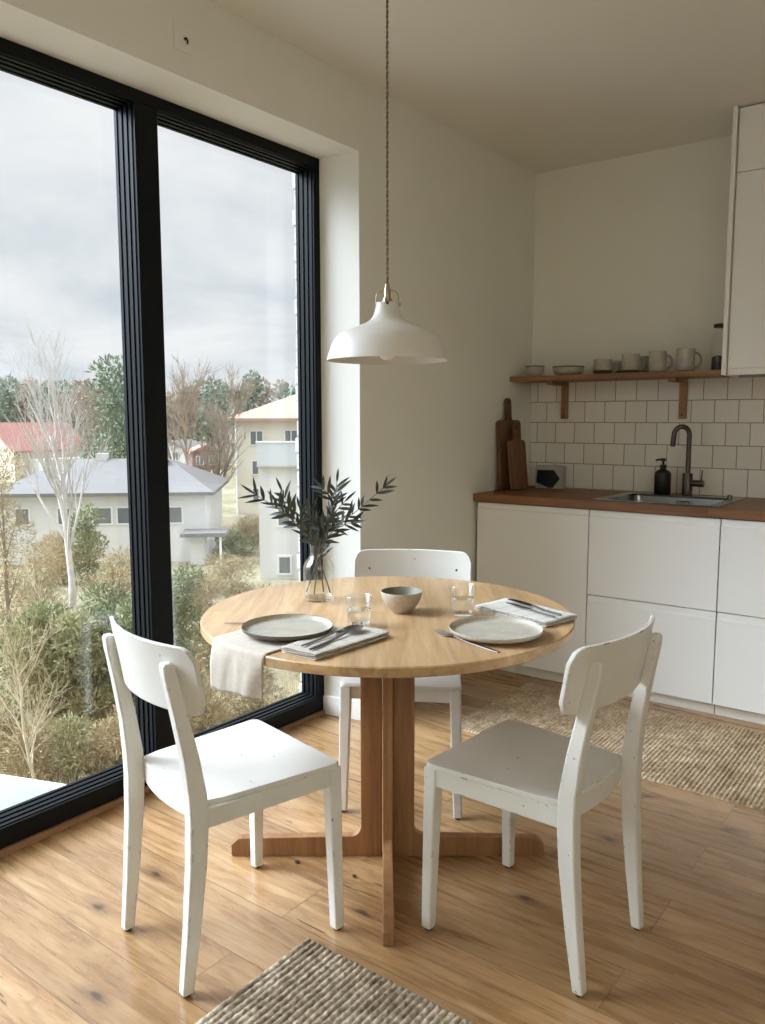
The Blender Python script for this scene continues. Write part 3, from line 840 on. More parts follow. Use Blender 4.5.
def tumbler(label, x, y):
    t = thing('drinking_glass', label, 'glass', (x, y, TZ+.0005), 0, 'water glasses on the table')
    r0, r1, h = .030, .0365, .082
    MB().lathe([(0, 0), (r0-.002, 0), (r0, .002), (r1, h), (r1-.0006, h+.0008), (r1-.0016, h), (r0-.0015+.0005, .008), (0, .007)], 48).build('body', M['glass'], t, smooth=50)
    hw = .046; rw = r0+(r1-r0)*hw/h-.0021
    MB().lathe([(0, .0078), (r0-.0026, .0082), (rw, hw), (0, hw)], 48).build('water', M['water'], t, smooth=40)
    return t
tumbler('half full water glass beside the left plate', .764, -2.502)
tumbler('half full water glass behind the right plate', .915, -2.226)

# vase with olive branches
VX, VY = .473, -2.330
va = thing('glass_vase', 'clear bottle shaped glass vase holding olive branches', 'vase', (VX, VY, TZ+.0005))
vo = [(0, 0), (.040, 0), (.0455, .004), (.047, .012), (.047, .095), (.0455, .106), (.040, .118), (.031, .128), (.0255, .138), (.0245, .152), (.0265, .166), (.0275, .170)]
vi = [(.0262, .1695), (.0230, .152), (.0240, .138), (.0295, .127), (.0385, .116), (.0437, .105), (.0452, .095), (.0452, .014), (.043, .009), (0, .008)]
MB().lathe(vo+vi, 56).build('body', M['glass'], va, smooth=50)
MB().lathe([(0, .0088), (.0425, .0098), (.0446, .0145), (.0446, .068), (0, .068)], 56).build('water', M['vase_water'], va, smooth=40)

rt = Vector((cos(YAW), sin(YAW), 0)); fwv = Vector((-sin(YAW), cos(YAW), 0)); up = Vector((0, 0, 1))
def vp(s, d, z): return Vector((0, 0, 0))+rt*s+fwv*d+up*z
def olive(label, pts, seed, nleaf, side=()):
    """pts: (s,d,z) from vase foot centre; leaves in opposite pairs along the stem and side shoots"""
    rg = random.Random(seed)
    t = thing('olive_branch', label, 'branch', (VX, VY, TZ+.0005), 0, 'olive branches in the vase')
    P = [vp(*p) for p in pts]
    def smoothline(P, n):
        out = []
        for i in range(len(P)-1):
            p0 = P[max(i-1, 0)]; p1 = P[i]; p2 = P[i+1]; p3 = P[min(i+2, len(P)-1)]
            for k in range(n):
                u = k/n
                out.append(.5*((2*p1)+(p2-p0)*u+(2*p0-5*p1+4*p2-p3)*u*u+(3*p1-p0-3*p2+p3)*u**3))
        out.append(P[-1]); return out
    main = smoothline(P, 8)
    st = MB(); lf = MB()
    st.tube(main, [.0022-.0014*i/len(main) for i in range(len(main))], 7)
    lines = [(main, 0.40)]
    for (f, s, d, z) in side:
        i = int(f*(len(main)-1)); a = main[i]; b = a+vp(s, d, z)
        mid = (a+b)/2+(main[min(i+3, len(main)-1)]-a)*.25
        l = smoothline([a, mid, b], 7); st.tube(l, [.0014-.0007*k/len(l) for k in range(len(l))], 6); lines.append((l, .12))
    def leaf(base, dirv, L, wd, nrm):
        dirv = dirv.normalized(); sidev = dirv.cross(nrm).normalized(); nn = sidev.cross(dirv)
        vs = []; K = 7; bend = rg.uniform(-.12, .2)
        for k in range(K+1):
            u = k/K; hw = wd*sin(pi*min(1, u*.94+.05))**.8*(1-.25*u) if k < K else .0002
            c = base+dirv*L*u-nn*bend*L*u*u
            vs += [c-sidev*hw+nn*hw*.35, c, c+sidev*hw+nn*hw*.35]
        fs = []
        for k in range(K):
            a = k*3; fs += [(a, a+1, a+4, a+3), (a+1, a+2, a+5, a+4)]
        lf.add(vs, fs)
    for l, f0 in lines:
        tot = sum((l[i+1]-l[i]).length for i in range(len(l)-1)); acc = 0; nxt = tot*f0; flip = rg.choice((0, 1))
        for i in range(len(l)-1):
            seg = (l[i+1]-l[i]).length; acc += seg
            if acc >= nxt:
                nxt += rg.uniform(.013, .022)*nleaf
                tdir = (l[i+1]-l[i]).normalized()
                for sgn in (-1, 1):
                    if rg.random() < .10: continue
                    pr = rt*rg.uniform(-.3, .3)+fwv*rg.uniform(-.8, .8)+up*rg.uniform(-.3, .3)
                    perp = tdir.cross(fwv+pr*.6).normalized()*sgn
                    dv = tdir*rg.uniform(.55, 1.0)+perp*rg.uniform(.5, .95)+fwv*rg.uniform(-.4, .4)
                    leaf(l[i], dv, rg.uniform(.036, .060), rg.uniform(.0048, .0066), (fwv*-1+up*.6+rt*rg.uniform(-.7, .7)).normalized())
        td = (l[-1]-l[-2]); leaf(l[-1], td, rg.uniform(.036, .05), .0045, (fwv*-1+up*.5).normalized())
    st.build('stem', M['olive_stem'], t, smooth=80); lf.build('foliage', M['olive_leaf'], t, smooth=80)
olive('olive branch leaning far to the left out of the vase', [(.034, .0, .022), (.008, -.006, .11), (-.006, -.008, .165), (-.05, -.01, .215), (-.10, -.015, .265), (-.185, -.03, .325)], 11, 1.15, [(.62, -.055, .0, .115), (.5, -.03, .02, .085), (.72, -.05, .0, .06)])
olive('upright olive branch in the middle of the vase', [(-.016, .012, .016), (-.004, .012, .11), (.004, .012, .168), (.028, .02, .235), (.048, .03, .30), (.055, .03, .355)], 5, 1.05, [(.6, .05, .01, .06), (.52, -.045, -.02, .055), (.75, -.03, .0, .05)])
olive('olive branch reaching right with sparse paired leaves', [(-.038, .0, .024), (-.008, .004, .11), (.008, .006, .165), (.05, .005, .215), (.12, .0, .275), (.20, -.01, .345)], 29, 1.25, [(.45, .03, .02, .09), (.6, .055, -.01, .02)])
olive('short leafy olive branch at the back of the vase', [(.012, .02, .02), (.004, .016, .11), (.0, .015, .168), (-.012, .03, .21), (-.03, .05, .265)], 41, 1.0, [(.62, .03, .02, .05)])

# linen cloth hanging over the table edge
def cloth():
    x0, x1 = .550, .758; y_in = -2.548; drop = .118
    nu, nv = 26, 52; vs = []; fs = []
    for j in range(nu+1):
        f = j/nu; x = x0+(x1-x0)*f
        yed = TC[1]-sqrt(TR**2-(x-TC[0])**2)
        Ltab = y_in-yed
        tot = Ltab+drop+.004*sin(f*7)+.002-.012*f
        nx_, ny_ = (x-TC[0])/TR, (yed-TC[1])/TR
        for i in range(nv+1):
            s = tot*i/nv
            wr = .0018*noise.noise((x*22, s*16, 3))
            if s < Ltab-.006:
                p = Vector((x, y_in-s, TZ+.0026+max(0, wr)*.5))
            else:
                e = s-(Ltab-.006); rr_ = .007
                if e < rr_*pi/2:
                    a = e/rr_; px = rr_*sin(a); pz = -rr_*(1-cos(a))
                else:
                    px = rr_; pz = -rr_-(e-rr_*pi/2)
                h = max(0, -pz-.007)
                fold = .0055*sin(f*9+.6+h*5)*min(1, h/.06)+.002*sin(f*23+h*20)*min(1, h/.06)
                out = px+max(0, fold+.004*min(1, h/.03))+.02*h
                p = Vector((x+nx_*out+(f-.5)*-.05*h*2, yed+.006+ny_*out-.0, TZ+.0026+pz))
                # keep clear of the rounded edge
            vs.append(tuple(p))
    w = nv+1
    for j in range(nu):
        for i in range(nv): fs.append((j*w+i, (j+1)*w+i, (j+1)*w+i+1, j*w+i+1))
    o = MB().add(vs, fs).build('linen_cloth', M['linen'], smooth=80)
    s = o.modifiers.new('solid', 'SOLIDIFY'); s.thickness = .0016; s.offset = 0
    return tag(o, 'natural linen cloth under the left plate hanging over the table edge', 'cloth')
cloth()

def napkin(label, cx, cy, lx, ly, rz, mat, seed, layers=4):
    rg = random.Random(seed)
    t = thing('folded_napkin', label, 'napkin', (cx, cy, TZ+.0006), rz)
    # one folded cloth: layers joined in a zig-zag profile swept along local y
    P = []; z = .0012; th = .0044; hx = lx/2
    prof = []
    for k in range(layers):
        sgn = 1 if k % 2 == 0 else -1
        ins = rg.uniform(0, .006)
        a = (-hx+ins)*sgn; b = (hx-ins*.5)*sgn
        for q in range(9): prof.append((a+(b-a)*q/8, z))
        if k < layers-1:
            for q in range(1, 4):
                an = -pi/2+pi*q/4; prof.append((b+sgn*th/2*cos(an)*1.2, z+th/2+th/2*sin(an)))
        z += th
    ny = 26; vs = []; fs = []
    for j in range(ny+1):
        y = -ly/2+ly*j/ny
        for i, (x, zz) in enumerate(prof):
            lay = (zz-.0012)/th
            vs.append((x+.005*noise.noise((y*12, seed, lay)), y+.006*noise.noise((x*12, seed+3, lay))*(1 if j in (0, ny) else .4), zz+max(-.0006, .0030*noise.noise((x*22, y*22, lay*.4+seed)))*(lay/layers)))
    n = len(prof)
    for j in range(ny):
        for i in range(n-1): fs.append((j*n+i, j*n+i+1, (j+1)*n+i+1, (j+1)*n+i))
    o = MB().add(vs, fs).build('cloth', mat, t, smooth=80)
    s = o.modifiers.new('solid', 'SOLIDIFY'); s.thickness = .0016; s.offset = 0
    return t, TZ+.0006+z-th+.0012
nA, zA = napkin('folded striped grey napkin beside the left plate', .832, -2.672, .108, .262, radians(-3), M['napkin_a'], 4, 4)
nB, zB = napkin('folded pale napkin behind the right plate', 1.058, -2.128, .255, .135, radians(-13), M['napkin_b'], 9, 4)

# cutlery (local x along the handle, head at +x)
def handle(mb, L0, L1, w0=.0105, w1=.006):
    vs = []; K = 14
    for k in range(K+1):
        u = k/K; w = (w0*(1-u)+w1*u)/1.0; w *= (.55+.45*min(1, u*9))
        zz = .0012+.0045*max(0, (u-.55)/.45)**2
        x = L0+(L1-L0)*u
        vs += [(x, -w/2, zz-.0008), (x, w/2, zz-.0008), (x, w/2*.8, zz+.0010), (x, -w/2*.8, zz+.0010)]
    fs = [(k*4+i, k*4+(i+1) % 4, (k+1)*4+(i+1) % 4, (k+1)*4+i) for k in range(K) for i in range(4)]
    fs += [(3, 2, 1, 0), (K*4, K*4+1, K*4+2, K*4+3)]
    return mb.add(vs, fs)
def spoon_mesh():
    mb = handle(MB(), -.10, .045)
    vs = []; fs = []; K = 16
    for layer in (0, 1):
        for ring in range(6):
            q = ring/5
            for k in range(K):
                a = 2*pi*k/K
                x = .071+.029*q*cos(a)*(1.0); y = .0195*q*sin(a)*(1-.15*cos(a))
                z = .0022+.0048*q*q+(.0009 if layer else 0)
                vs.append((x, y, z))
    n1 = 6*K
    for layer in (0, 1):
        for ring in range(5):
            for k in range(K):
                a = layer*n1+ring*K+k; b = layer*n1+ring*K+(k+1) % K
                f = (a, b, b+K, a+K); fs.append(f if layer == 0 else f[::-1])
    for k in range(K): fs.append((5*K+k, 5*K+(k+1) % K, n1+5*K+(k+1) % K, n1+5*K+k))
    return mb.add(vs, fs)
def fork_mesh():
    mb = handle(MB(), -.10, .035)
    vs = []; K = 6
    for k in range(K+1):
        u = k/K; x = .034+.022*u; w = .0045+.0165*sin(pi/2*u); z = .0055-.0032*u
        vs += [(x, -w/2, z-.0007), (x, w/2, z-.0007), (x, w/2, z+.0008), (x, -w/2, z+.0008)]
    fs = [(k*4+i, k*4+(i+1) % 4, (k+1)*4+(i+1) % 4, (k+1)*4+i) for k in range(K) for i in range(4)]+[(3, 2, 1, 0), (K*4, K*4+1, K*4+2, K*4+3)]
    mb.add(vs, fs)
    for i in range(4):
        y = -.0087+.0058*i
        mb.tube([(.055, y, .0023), (.070, y, .0018), (.085, y*.96, .0034), (.096, y*.94, .0062)], [.0015, .0014, .0012, .0006], 6)
    return mb
def knife_mesh(bw=.019):
    mb = handle(MB(), -.105, .0, .012, .009)
    prof = [(0, -.0045), (.012, -.0055), (.03, -bw*.42), (.07, -bw*.5), (.092, -bw*.35), (.105, bw*.18), (.104, bw*.38), (.06, bw*.40), (.012, .0055), (0, .0045)]
    vs = [(x, y, .0046) for x, y in prof]+[(x, y, .0062) for x, y in prof]; n = len(prof)
    mb.add(vs, [tuple(range(n))[::-1], tuple(range(n, 2*n))]+[(i, (i+1) % n, n+(i+1) % n, n+i) for i in range(n)])
    return mb
def cut(name, mb, label, p, ang, z, cat, mat='cutlery', sc=1.0):
    o = mb.build(name, M[mat], smooth=40); o.location = (p[0], p[1], z); o.rotation_euler = (0, 0, ang); o.scale = (sc, sc, sc)
    return tag(o, label, cat, 'steel cutlery on the table')
cut('dinner_fork', fork_mesh(), 'steel fork lying on the bare wood in front of the right plate', (1.068, -2.463), radians(162.5), TZ+.0006, 'fork', sc=1.18)
cut('table_spoon', spoon_mesh(), 'steel spoon on the striped grey napkin', (.838, -2.680), radians(97), zA+.0022, 'spoon', sc=1.12)
cut('dinner_fork', fork_mesh(), 'steel fork beside the spoon on the striped grey napkin', (.811, -2.690), radians(93), zA+.0022, 'fork', sc=.9)
cut('table_knife', knife_mesh(), 'broad bladed knife on the pale folded napkin', (1.075, -2.105), radians(159), zB+.0022, 'knife', 'dark_steel')
cut('table_knife', knife_mesh(.013), 'slim knife on the pale napkin, nearer to the right plate', (1.082, -2.142), radians(161), zB+.0022, 'knife', 'dark_steel', .9)
cut('table_knife', knife_mesh(.012), 'steel knife lying half under the left plate', (.512, -2.668), radians(215), TZ+.0006, 'knife', sc=.55)

# crumbs / fallen seeds on the floor
sd = [(.548, -2.522), (.725, -2.479)]
for i, (x, y) in enumerate(sd):
    o = MB().lathe([(0, 0), (.006, .001), (.0085, .004), (.006, .007), (0, .008)], 10).build('seed_pod', M['felt'], smooth=60)
    o.location = (x, y, .0004); o.scale = (1, .7, 1) if i == 0 else (.8, .6, .8)
    tag(o, ['small dark seed pod on the floor between the left chair legs', 'tiny dark seed pod on the floor near the front table foot'][i], 'seed pod')

# ================================================================== OUTSIDE
FW2 = Vector((-sin(YAW), cos(YAW))); RT2 = Vector((cos(YAW), sin(YAW))); C2 = Vector((CAM[0], CAM[1]))
def out_at(side, dist):
    """ground position: dist metres ahead of the viewer's heading, side metres to the right"""
    p = C2+FW2*dist+RT2*side; return p.x, p.y
def sd_(u, d): return (u-382.5)/808.8*d
def gz(d):
    pts = [(0, -4.9), (12, -5.2), (20, -5.9), (40, -6.3), (60, -5.9), (90, -4.6), (140, -3.0), (400, -2)]
    for (a, za), (b, zb) in zip(pts, pts[1:]):
        if d <= b: return za+(zb-za)*(d-a)/(b-a)
    return -2
def ground():
    vs = []; fs = []; ds = [3, 6, 9, 12, 14, 16, 18, 20, 23, 26, 30, 35, 40, 48, 56, 65, 75, 90, 110, 140, 180, 250, 400]
    NS = 60
    for d in ds:
        for k in range(NS+1):
            s = (-1.5+2.4*k/NS)*max(d, 12)
            x, y = out_at(s, d); x = min(x, -.6)
            vs.append((x, y, gz(d)+.25*noise.noise((x*.2, y*.2, 0))+.08*noise.noise((x*1.1, y*1.1, 4))))
    w = NS+1
    for j in range(len(ds)-1):
        for i in range(NS): fs.append((j*w+i, j*w+i+1, (j+1)*w+i+1, (j+1)*w+i))
    struct(MB().add(vs, fs).build('ground', M['ground'], smooth=180), 'dry winter grass sloping away below the window', 'ground')
ground()

# --- houses: local x right, y away, front wall at y=0
def window_part(parent, x, y, z, w, h, face='front', panes=2):
    fr = MB(); d = .06
    if face == 'front':
        fr.box(x-w/2-.08, x+w/2+.08, y-d, y-.001, z-h/2-.08, z-h/2).box(x-w/2-.08, x+w/2+.08, y-d, y-.001, z+h/2, z+h/2+.08)
        fr.box(x-w/2-.08, x-w/2, y-d, y-.001, z-h/2, z+h/2).box(x+w/2, x+w/2+.08, y-d, y-.001, z-h/2, z+h/2)
        for k in range(1, panes): fr.box(x-w/2+w*k/panes-.04, x-w/2+w*k/panes+.04, y-d+.01, y-.001, z-h/2, z+h/2)
        f = fr.build('window', M['ext_frame'], parent)
        MB().box(x-w/2, x+w/2, y-.03, y-.002, z-h/2, z+h/2).build('pane', M['ext_pane'], f)
    return f
def hip_roof(x0, x1, y0, y1, z, h, ov=.5, inset=None):
    x0 -= ov; x1 += ov; y0 -= ov; y1 += ov
    ins = inset if inset is not None else (y1-y0)/2
    ym = (y0+y1)/2
    vs = [(x0, y0, z), (x1, y0, z), (x1, y1, z), (x0, y1, z), (x0+ins, ym, z+h), (x1-ins, ym, z+h)]
    vs += [(a, b, c-.18) for a, b, c in vs[:4]]
    return MB().add(vs, [(0, 1, 5, 4), (1, 2, 5), (2, 3, 4, 5), (3, 0, 4), (0, 6, 7, 1), (1, 7, 8, 2), (2, 8, 9, 3), (3, 9, 6, 0), (6, 9, 8, 7)])
def gable_roof(x0, x1, y0, y1, z, h, ov=.4):
    """ridge along y"""
    xm = (x0+x1)/2; a0, a1 = y0-ov, y1+ov; th = .2; e = ov*h/((x1-x0)/2)
    poly = [(x0-ov, z-e), (xm, z+h), (x1+ov, z-e), (x1+ov, z-e+th), (xm, z+h+th), (x0-ov, z-e+th)]
    return MB().prism(poly, a0, a1, 'y')
# low white house
d = 42; x, y = out_at(sd_(120, d), d)
h1 = thing('house', 'low white house with a broad grey hipped roof beyond the hedge', 'house', (x, y, gz(d)), YAW+.10)
b = 3.85-.22
MB().box(-6.2, 4.35, 0, 8.5, -1.5, b).build('walls', M['plaster_white'], h1)
rf = hip_roof(-6.2, 4.35, 0, 8.5, b+.1, 1.55, .45, 3.0).build('roof', M['roof_grey'], h1)
MB().box(-2.2, -1.6, 4.0, 4.6, b+1.2, b+1.95).build('chimney', M['plaster_white'], rf)
MB().box(.4, 1.9, 3.2, 3.9, b+1.35, b+1.62).build('roof_vent', M['roof_grey'], rf)
for wx in (-5.0, -2.9, -1.0, .1, 2.75):
    window_part(h1, wx, 0, 2.5, .62 if wx != -1.0 else .9, .8, panes=1)
MB().box(-.2+.0, .25+.0, -.06, -.002, .2, 2.1).xf(Matrix.Translation((-1.9, 0, 0))).build('entrance_door', M['ext_pane'], h1)
po = MB().box(3.2, 5.5, -1.8, -.002, 1.55, 1.75); po.build('porch_roof', M['roof_grey'], h1)
MB().box(3.6, 4.3, -1.0, -.002, -.6, 1.545).build('porch_wall', M['plaster_white'], h1)
MB().tube([(5.2, -1.6, -.6), (5.2, -1.6, 1.545)], .06, 8).build('porch_post', M['ext_frame'], h1)
# house with the red gable roof
d = 82; x, y = out_at(sd_(-6, d), d)
h2 = thing('house', 'cream gabled house with a red tiled roof at the left edge', 'house', (x, y, gz(d)), YAW-.55)
MB().prism([(-3.4, -1.5), (3.4, -1.5), (3.4, 3.1), (0, 5.6), (-3.4, 3.1)], 0, 8.5, 'y').build('walls', M['plaster_yellow'], h2)
gable_roof(-3.4, 3.4, 0, 8.5, 3.15, 2.5).build('roof', M['roof_red'], h2)
for wx in (-1.2, -.35, .5): window_part(h2, wx, 0, 3.1, .5, .9, panes=1)
x_ = MB().box(3.4, 6.0, 1.5, 6.5, -1.5, 2.2); x_.build('side_wing', M['plaster_white'], h2)
# cream apartment house
d = 60; x, y = out_at(sd_(236, d), d)
h3 = thing('apartment_house', 'cream apartment house with a faded red roof beside the window edge', 'apartment building', (x, y, gz(d)), YAW+.04)
b = 1.2-gz(d)
MB().box(0, 13, 0, 9, -1.5, b-.05).build('walls', M['plaster_cream'], h3)
rf = hip_roof(0, 13, 0, 9, b+.1, 2.0, .55).build('roof', M['roof_salmon'], h3)
MB().tube([(.06, -.1, 0), (.06, -.1, b-.2)], .06, 8).build('downpipe', M['ext_frame'], h3)
for wx, wz, pw in ((1.55, b-1.35, 2), (4.1, b-1.3, 2), (1.45, b-3.55, 1), (4.1, b-3.5, 2), (1.45, b-5.6, 1)):
    window_part(h3, wx, 0, wz, .85 if pw == 2 else .45, .95, panes=pw)
# nearer white block with the pale balcony
d = 37; x, y = out_at(sd_(258, d), d)
h4 = thing('apartment_block', 'nearer white apartment block with a pale blue balcony front', 'apartment building', (x, y, gz(d)), YAW+.02)
b = .25-gz(d)
MB().box(0, 7, 0, 6, -1.5, b-1.15).build('walls', M['plaster_white'], h4)
MB().box(-.02, 5, -.25, -.002, b-1.1, b-.08).build('balcony_front', M['balcony'], h4)
MB().box(-.06, 5.04, -.28, .02, b-.0795, b).build('balcony_rail', M['ext_frame'], h4)
MB().box(-.05, 5, -.24, .6, b-1.1495, b-1.101).build('balcony_slab', M['plaster_white'], h4)
for wx, wz in ((1.15, -.0+.75), (3.2, .75), (1.15, 3.0)): window_part(h4, wx, 0, wz, .5, .75, panes=1)
# little houses in the gap between
def cottage(label, u, d, w, wallh, mat, roof, rot=0.0):
    x, y = out_at(sd_(u, d), d); t = thing('cottage', label, 'house', (x, y, gz(d)), YAW+rot)
    MB().prism([(-w/2, -1), (w/2, -1), (w/2, wallh), (0, wallh+w*.22), (-w/2, wallh)], 0, 5, 'y').build('walls', mat, t)
    gable_roof(-w/2, w/2, 0, 5, wallh+.02, w*.22, .3).build('roof', roof, t)
    for wx in (-w*.25, w*.2): window_part(t, wx, 0, wallh*.55, .7, .9, panes=2)
cottage('small red brown cottage among bare trees', 207, 92, 3.2, 2.0, M['brownred'], M['roof_salmon'], .3)
cottage('small white cottage behind the bare trees', 170, 100, 4.2, 1.8, M['plaster_white'], M['roof_grey'], -.3)
cottage('pale cottage against the apartment house', 229, 102, 3.4, 3.6, M['plaster_white'], M['roof_salmon'], .2)

# --- trees
def branch_tree(seed, H, r0, levels, spread, nb, mb, mb_t, lean=(0, 0), split=.28, upw=.25, twig_r=.012):
    rg = random.Random(seed)
    def grow(p, dv, L, r, lev):
        n = 4 if lev < 2 else 3; pts = [p]; rad = [r]; q = p.copy(); dd = dv.copy()
        for k in range(n):
            dd = (dd+Vector((rg.uniform(-1, 1), rg.uniform(-1, 1), rg.uniform(-.4, .8)*upw*2))*.16).normalized()
            q = q+dd*L/n; pts.append(q.copy()); rad.append(max(twig_r*.5, r*(1-.6*(k+1)/n)))
        (mb if lev < 2 else mb_t).tube(pts, rad, 6 if lev < 2 else 3, caps=False)
        if lev >= levels: return
        for b in range(nb[min(lev, len(nb)-1)]):
            f = rg.uniform(split, 1.0); i = min(int(f*n), n-1); u = f*n-i
            bp = pts[i].lerp(pts[i+1], u)
            az = rg.uniform(0, 2*pi); sp_ = rg.uniform(.5, 1)*spread
            o = dd.orthogonal().normalized(); o2 = dd.cross(o)
            nd = (dd*cos(sp_)+(o*cos(az)+o2*sin(az))*sin(sp_)+Vector((0, 0, upw))).normalized()
            grow(bp, nd, L*rg.uniform(.42, .68)*(1-.35*f*(lev == 0)), max(twig_r, r*(1-.6*f)*.55), lev+1)
    grow(Vector((0, 0, 0)), Vector((lean[0], lean[1], 1)).normalized(), H, r0, 0)
def bare_tree(name, label, u, d, H, r0, seed, nb=(16, 7, 5), levels=3, spread=.75, group=None, bark='bark', tw='twig', split=.25, upw=.25, dz=0, twig_r=.012, lean=(0, 0)):
    x, y = out_at(sd_(u, d), d)
    t = thing(name, label, 'tree', (x, y, gz(d)+dz), 0, group)
    a, b = MB(), MB(); branch_tree(seed, H, r0, levels, spread, nb, a, b, split=split, upw=upw, twig_r=twig_r, lean=lean)
    a.build('trunk', M[bark], t, smooth=80); b.build('twigs', M[tw], t)
    return t
bare_tree('birch_tree', 'tall bare white birch before the low house', 66, 27, 6.6, .13, 21, (15, 7, 5), 3, .62, None, 'birch', 'birch', .38, .32, twig_r=.008, dz=.2, lean=(-.02, .03))
for i, (u, d, H, lab) in enumerate([(177, 60, 7.0, 'bare grey tree beside the window mullion'), (189, 70, 8.2, 'bare spreading tree left of the apartment house'), (215, 54, 6.2, 'bare forked tree near the cream apartment house corner'),
                                    (224, 84, 7.2, 'thin bare tree against the apartment house wall')]):
    bare_tree('bare_tree', lab, u, d, H, .16, 50+i, (14, 8, 6), 3, .6, 'bare trees beyond the low house', twig_r=.02)
for i, (u, d, lab) in enumerate([(66, 99, 'bare brown tree behind the red roof'), (104, 88, 'bare brown tree between the birch and the pine')]):
    bare_tree('bare_tree', lab, u, d, 6.8, .15, 70+i, (15, 8, 6), 3, .8, 'bare trees beyond the low house', twig_r=.022)

def clump(mb, c, rx, ry, rz_, n, L, wd, rg, up_bias=.3, shell=.55):
    for _ in range(n):
        while True:
            v = Vector((rg.uniform(-1, 1), rg.uniform(-1, 1), rg.uniform(-1, 1)))
            if shell**2 < v.length_squared < 1: break
        p = Vector((c[0]+v.x*rx, c[1]+v.y*ry, c[2]+v.z*rz_))
        dv = (v*.8+Vector((rg.uniform(-1, 1), rg.uniform(-1, 1), rg.uniform(-1, 1)))*.7+Vector((0, 0, up_bias))).normalized()
        sv = dv.cross(Vector((rg.uniform(-1, 1), rg.uniform(-1, 1), rg.uniform(-1, 1)))).normalized()
        l = L*rg.uniform(.6, 1.3); w = wd*rg.uniform(.6, 1.3)
        mb.add([p-sv*w*.5, p+dv*l*.5-sv*w, p+dv*l, p+dv*l*.5+sv*w], [(0, 1, 2, 3)])
def shrub(name, label, u, d, w, z0, z1, mat, n, L, wd, seed, cat='shrub', group=None, stem='bark', cone=False, lump=9):
    rg = random.Random(seed); x, y = out_at(sd_(u, d), d); g = gz(d)
    t = thing(name, label, cat, (x, y, g), 0, group)
    fo = MB(); st = MB(); H0, H1 = z0-g, z1-g
    for k in range(lump):
        f = (k+.5)/lump; hz = H0+(H1-H0)*(.05+.87*f)
        rr = (w/2)*(1.02-f*.92 if cone else (.55+.45*sin(pi*(.15+.7*f))))
        a = rg.uniform(0, 2*pi); o = rr*.45*(1 if not cone else .25)
        clump(fo, (cos(a)*o, sin(a)*o, hz), rr*.8, rr*.8, (H1-H0)/lump*1.1, n//lump, L, wd, rg, .1 if cone else .35, .35)
    st.tube([(0, 0, -.3), (0, 0, H0+(H1-H0)*.8)], [.05*w/1.2+.02, .015], 7)
    for k in range(6):
        a = rg.uniform(0, 2*pi); zz = H0+(H1-H0)*rg.uniform(.1, .5); st.tube([(0, 0, zz), (cos(a)*w*.35, sin(a)*w*.35, zz+(H1-H0)*.25)], [.02, .008], 5)
    st.build('stem', M[stem], t, smooth=80); fo.build('foliage', M[mat], t)
    return t
# evergreen pine behind the low house
shrub('pine_tree', 'tall green pine behind the low house, beside the window mullion', 114, 54, 4.6, -3.2, 5.4, 'conifer', 4200, .42, .06, 3, 'tree', cone=False, lump=12)
shrub('pine_tree', 'dark pine seen just right of the thick mullion', 152, 80, 3.0, -4.0, 4.6, 'conifer', 3000, .45, .11, 31, 'tree', cone=True, lump=9)
shrub('pine_tree', 'thin pine on the skyline left of the apartment roof', 249, 120, 4.0, -2, 8.0, 'hazed_green', 2200, .6, .16, 33, 'tree', cone=False, lump=8)
# skyline trees
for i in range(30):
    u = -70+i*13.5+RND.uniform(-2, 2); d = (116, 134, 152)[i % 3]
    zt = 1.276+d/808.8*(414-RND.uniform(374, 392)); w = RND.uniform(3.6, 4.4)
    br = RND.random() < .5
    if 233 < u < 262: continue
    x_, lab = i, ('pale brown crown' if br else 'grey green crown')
    t = shrub('distant_tree', '', u, d, w, gz(d)-1, zt, 'hazed_brown' if br else 'hazed_green', 1500, .8, .2, 200+i, 'tree', 'trees on the skyline', lump=6)
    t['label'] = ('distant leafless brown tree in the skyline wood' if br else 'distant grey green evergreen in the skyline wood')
# hedge and garden shrubs near the window
hs = [(20, 15.5, 1.25, -4.9, -2.6, 'hedge_b'), (48, 16.2, 1.3, -5.2, -2.35, 'hedge_a'), (76, 15.8, 1.2, -5.2, -2.45, 'hedge_b'), (102, 16.6, 1.3, -5.3, -2.1, 'hedge_a'), (128, 16.0, 1.2, -5.2, -2.2, 'hedge_a'), (152, 17.2, 1.2, -5.3, -1.9, 'hedge_a'), (178, 18.5, 1.1, -5.5, -2.0, 'hedge_a')]
hl = ['yellow green conifer shrub at the left end of the garden hedge', 'olive green conifer shrub, second in the garden hedge from the left', 'yellow green conifer shrub in the middle of the garden hedge', 'tall olive conifer shrub beside the chair back',
      'olive conifer shrub just left of the mullion', 'olive conifer shrub behind the mullion', 'olive conifer shrub in the right pane beside the mullion']
for i, (u, d, w, z0, z1, mt) in enumerate(hs):
    shrub('conifer_shrub', hl[i], u, d, w, z0, z1, mt, 6500, .13, .018, 300+i, group='conifer shrubs of the garden hedge', cone=False, lump=14)
shrub('garden_shrub', 'tall brownish shrub at the left window edge', 0, 22, 1.35, -5.5, .6, 'dryshrub', 6500, .14, .012, 401, lump=12)
shrub('garden_shrub', 'round green bush before the low house', 84, 36, 1.7, -6.0, -2.6, 'hedge_a', 2500, .2, .035, 402, lump=7)
shrub('garden_shrub', 'dry tan bush below the apartment block', 236, 25, 1.7, -6.0, -4.4, 'dryshrub', 2600, .22, .02, 403, lump=6)
shrub('garden_shrub', 'dry tan bush at the foot of the white block', 276, 24, 1.9, -6.0, -3.9, 'dryshrub', 2600, .22, .02, 404, lump=6)
shrub('garden_shrub', 'low green bush in the garden by the apartment house', 232, 44, 2.2, -6.5, -4.9, 'hedge_a', 1600, .22, .04, 405, lump=5)
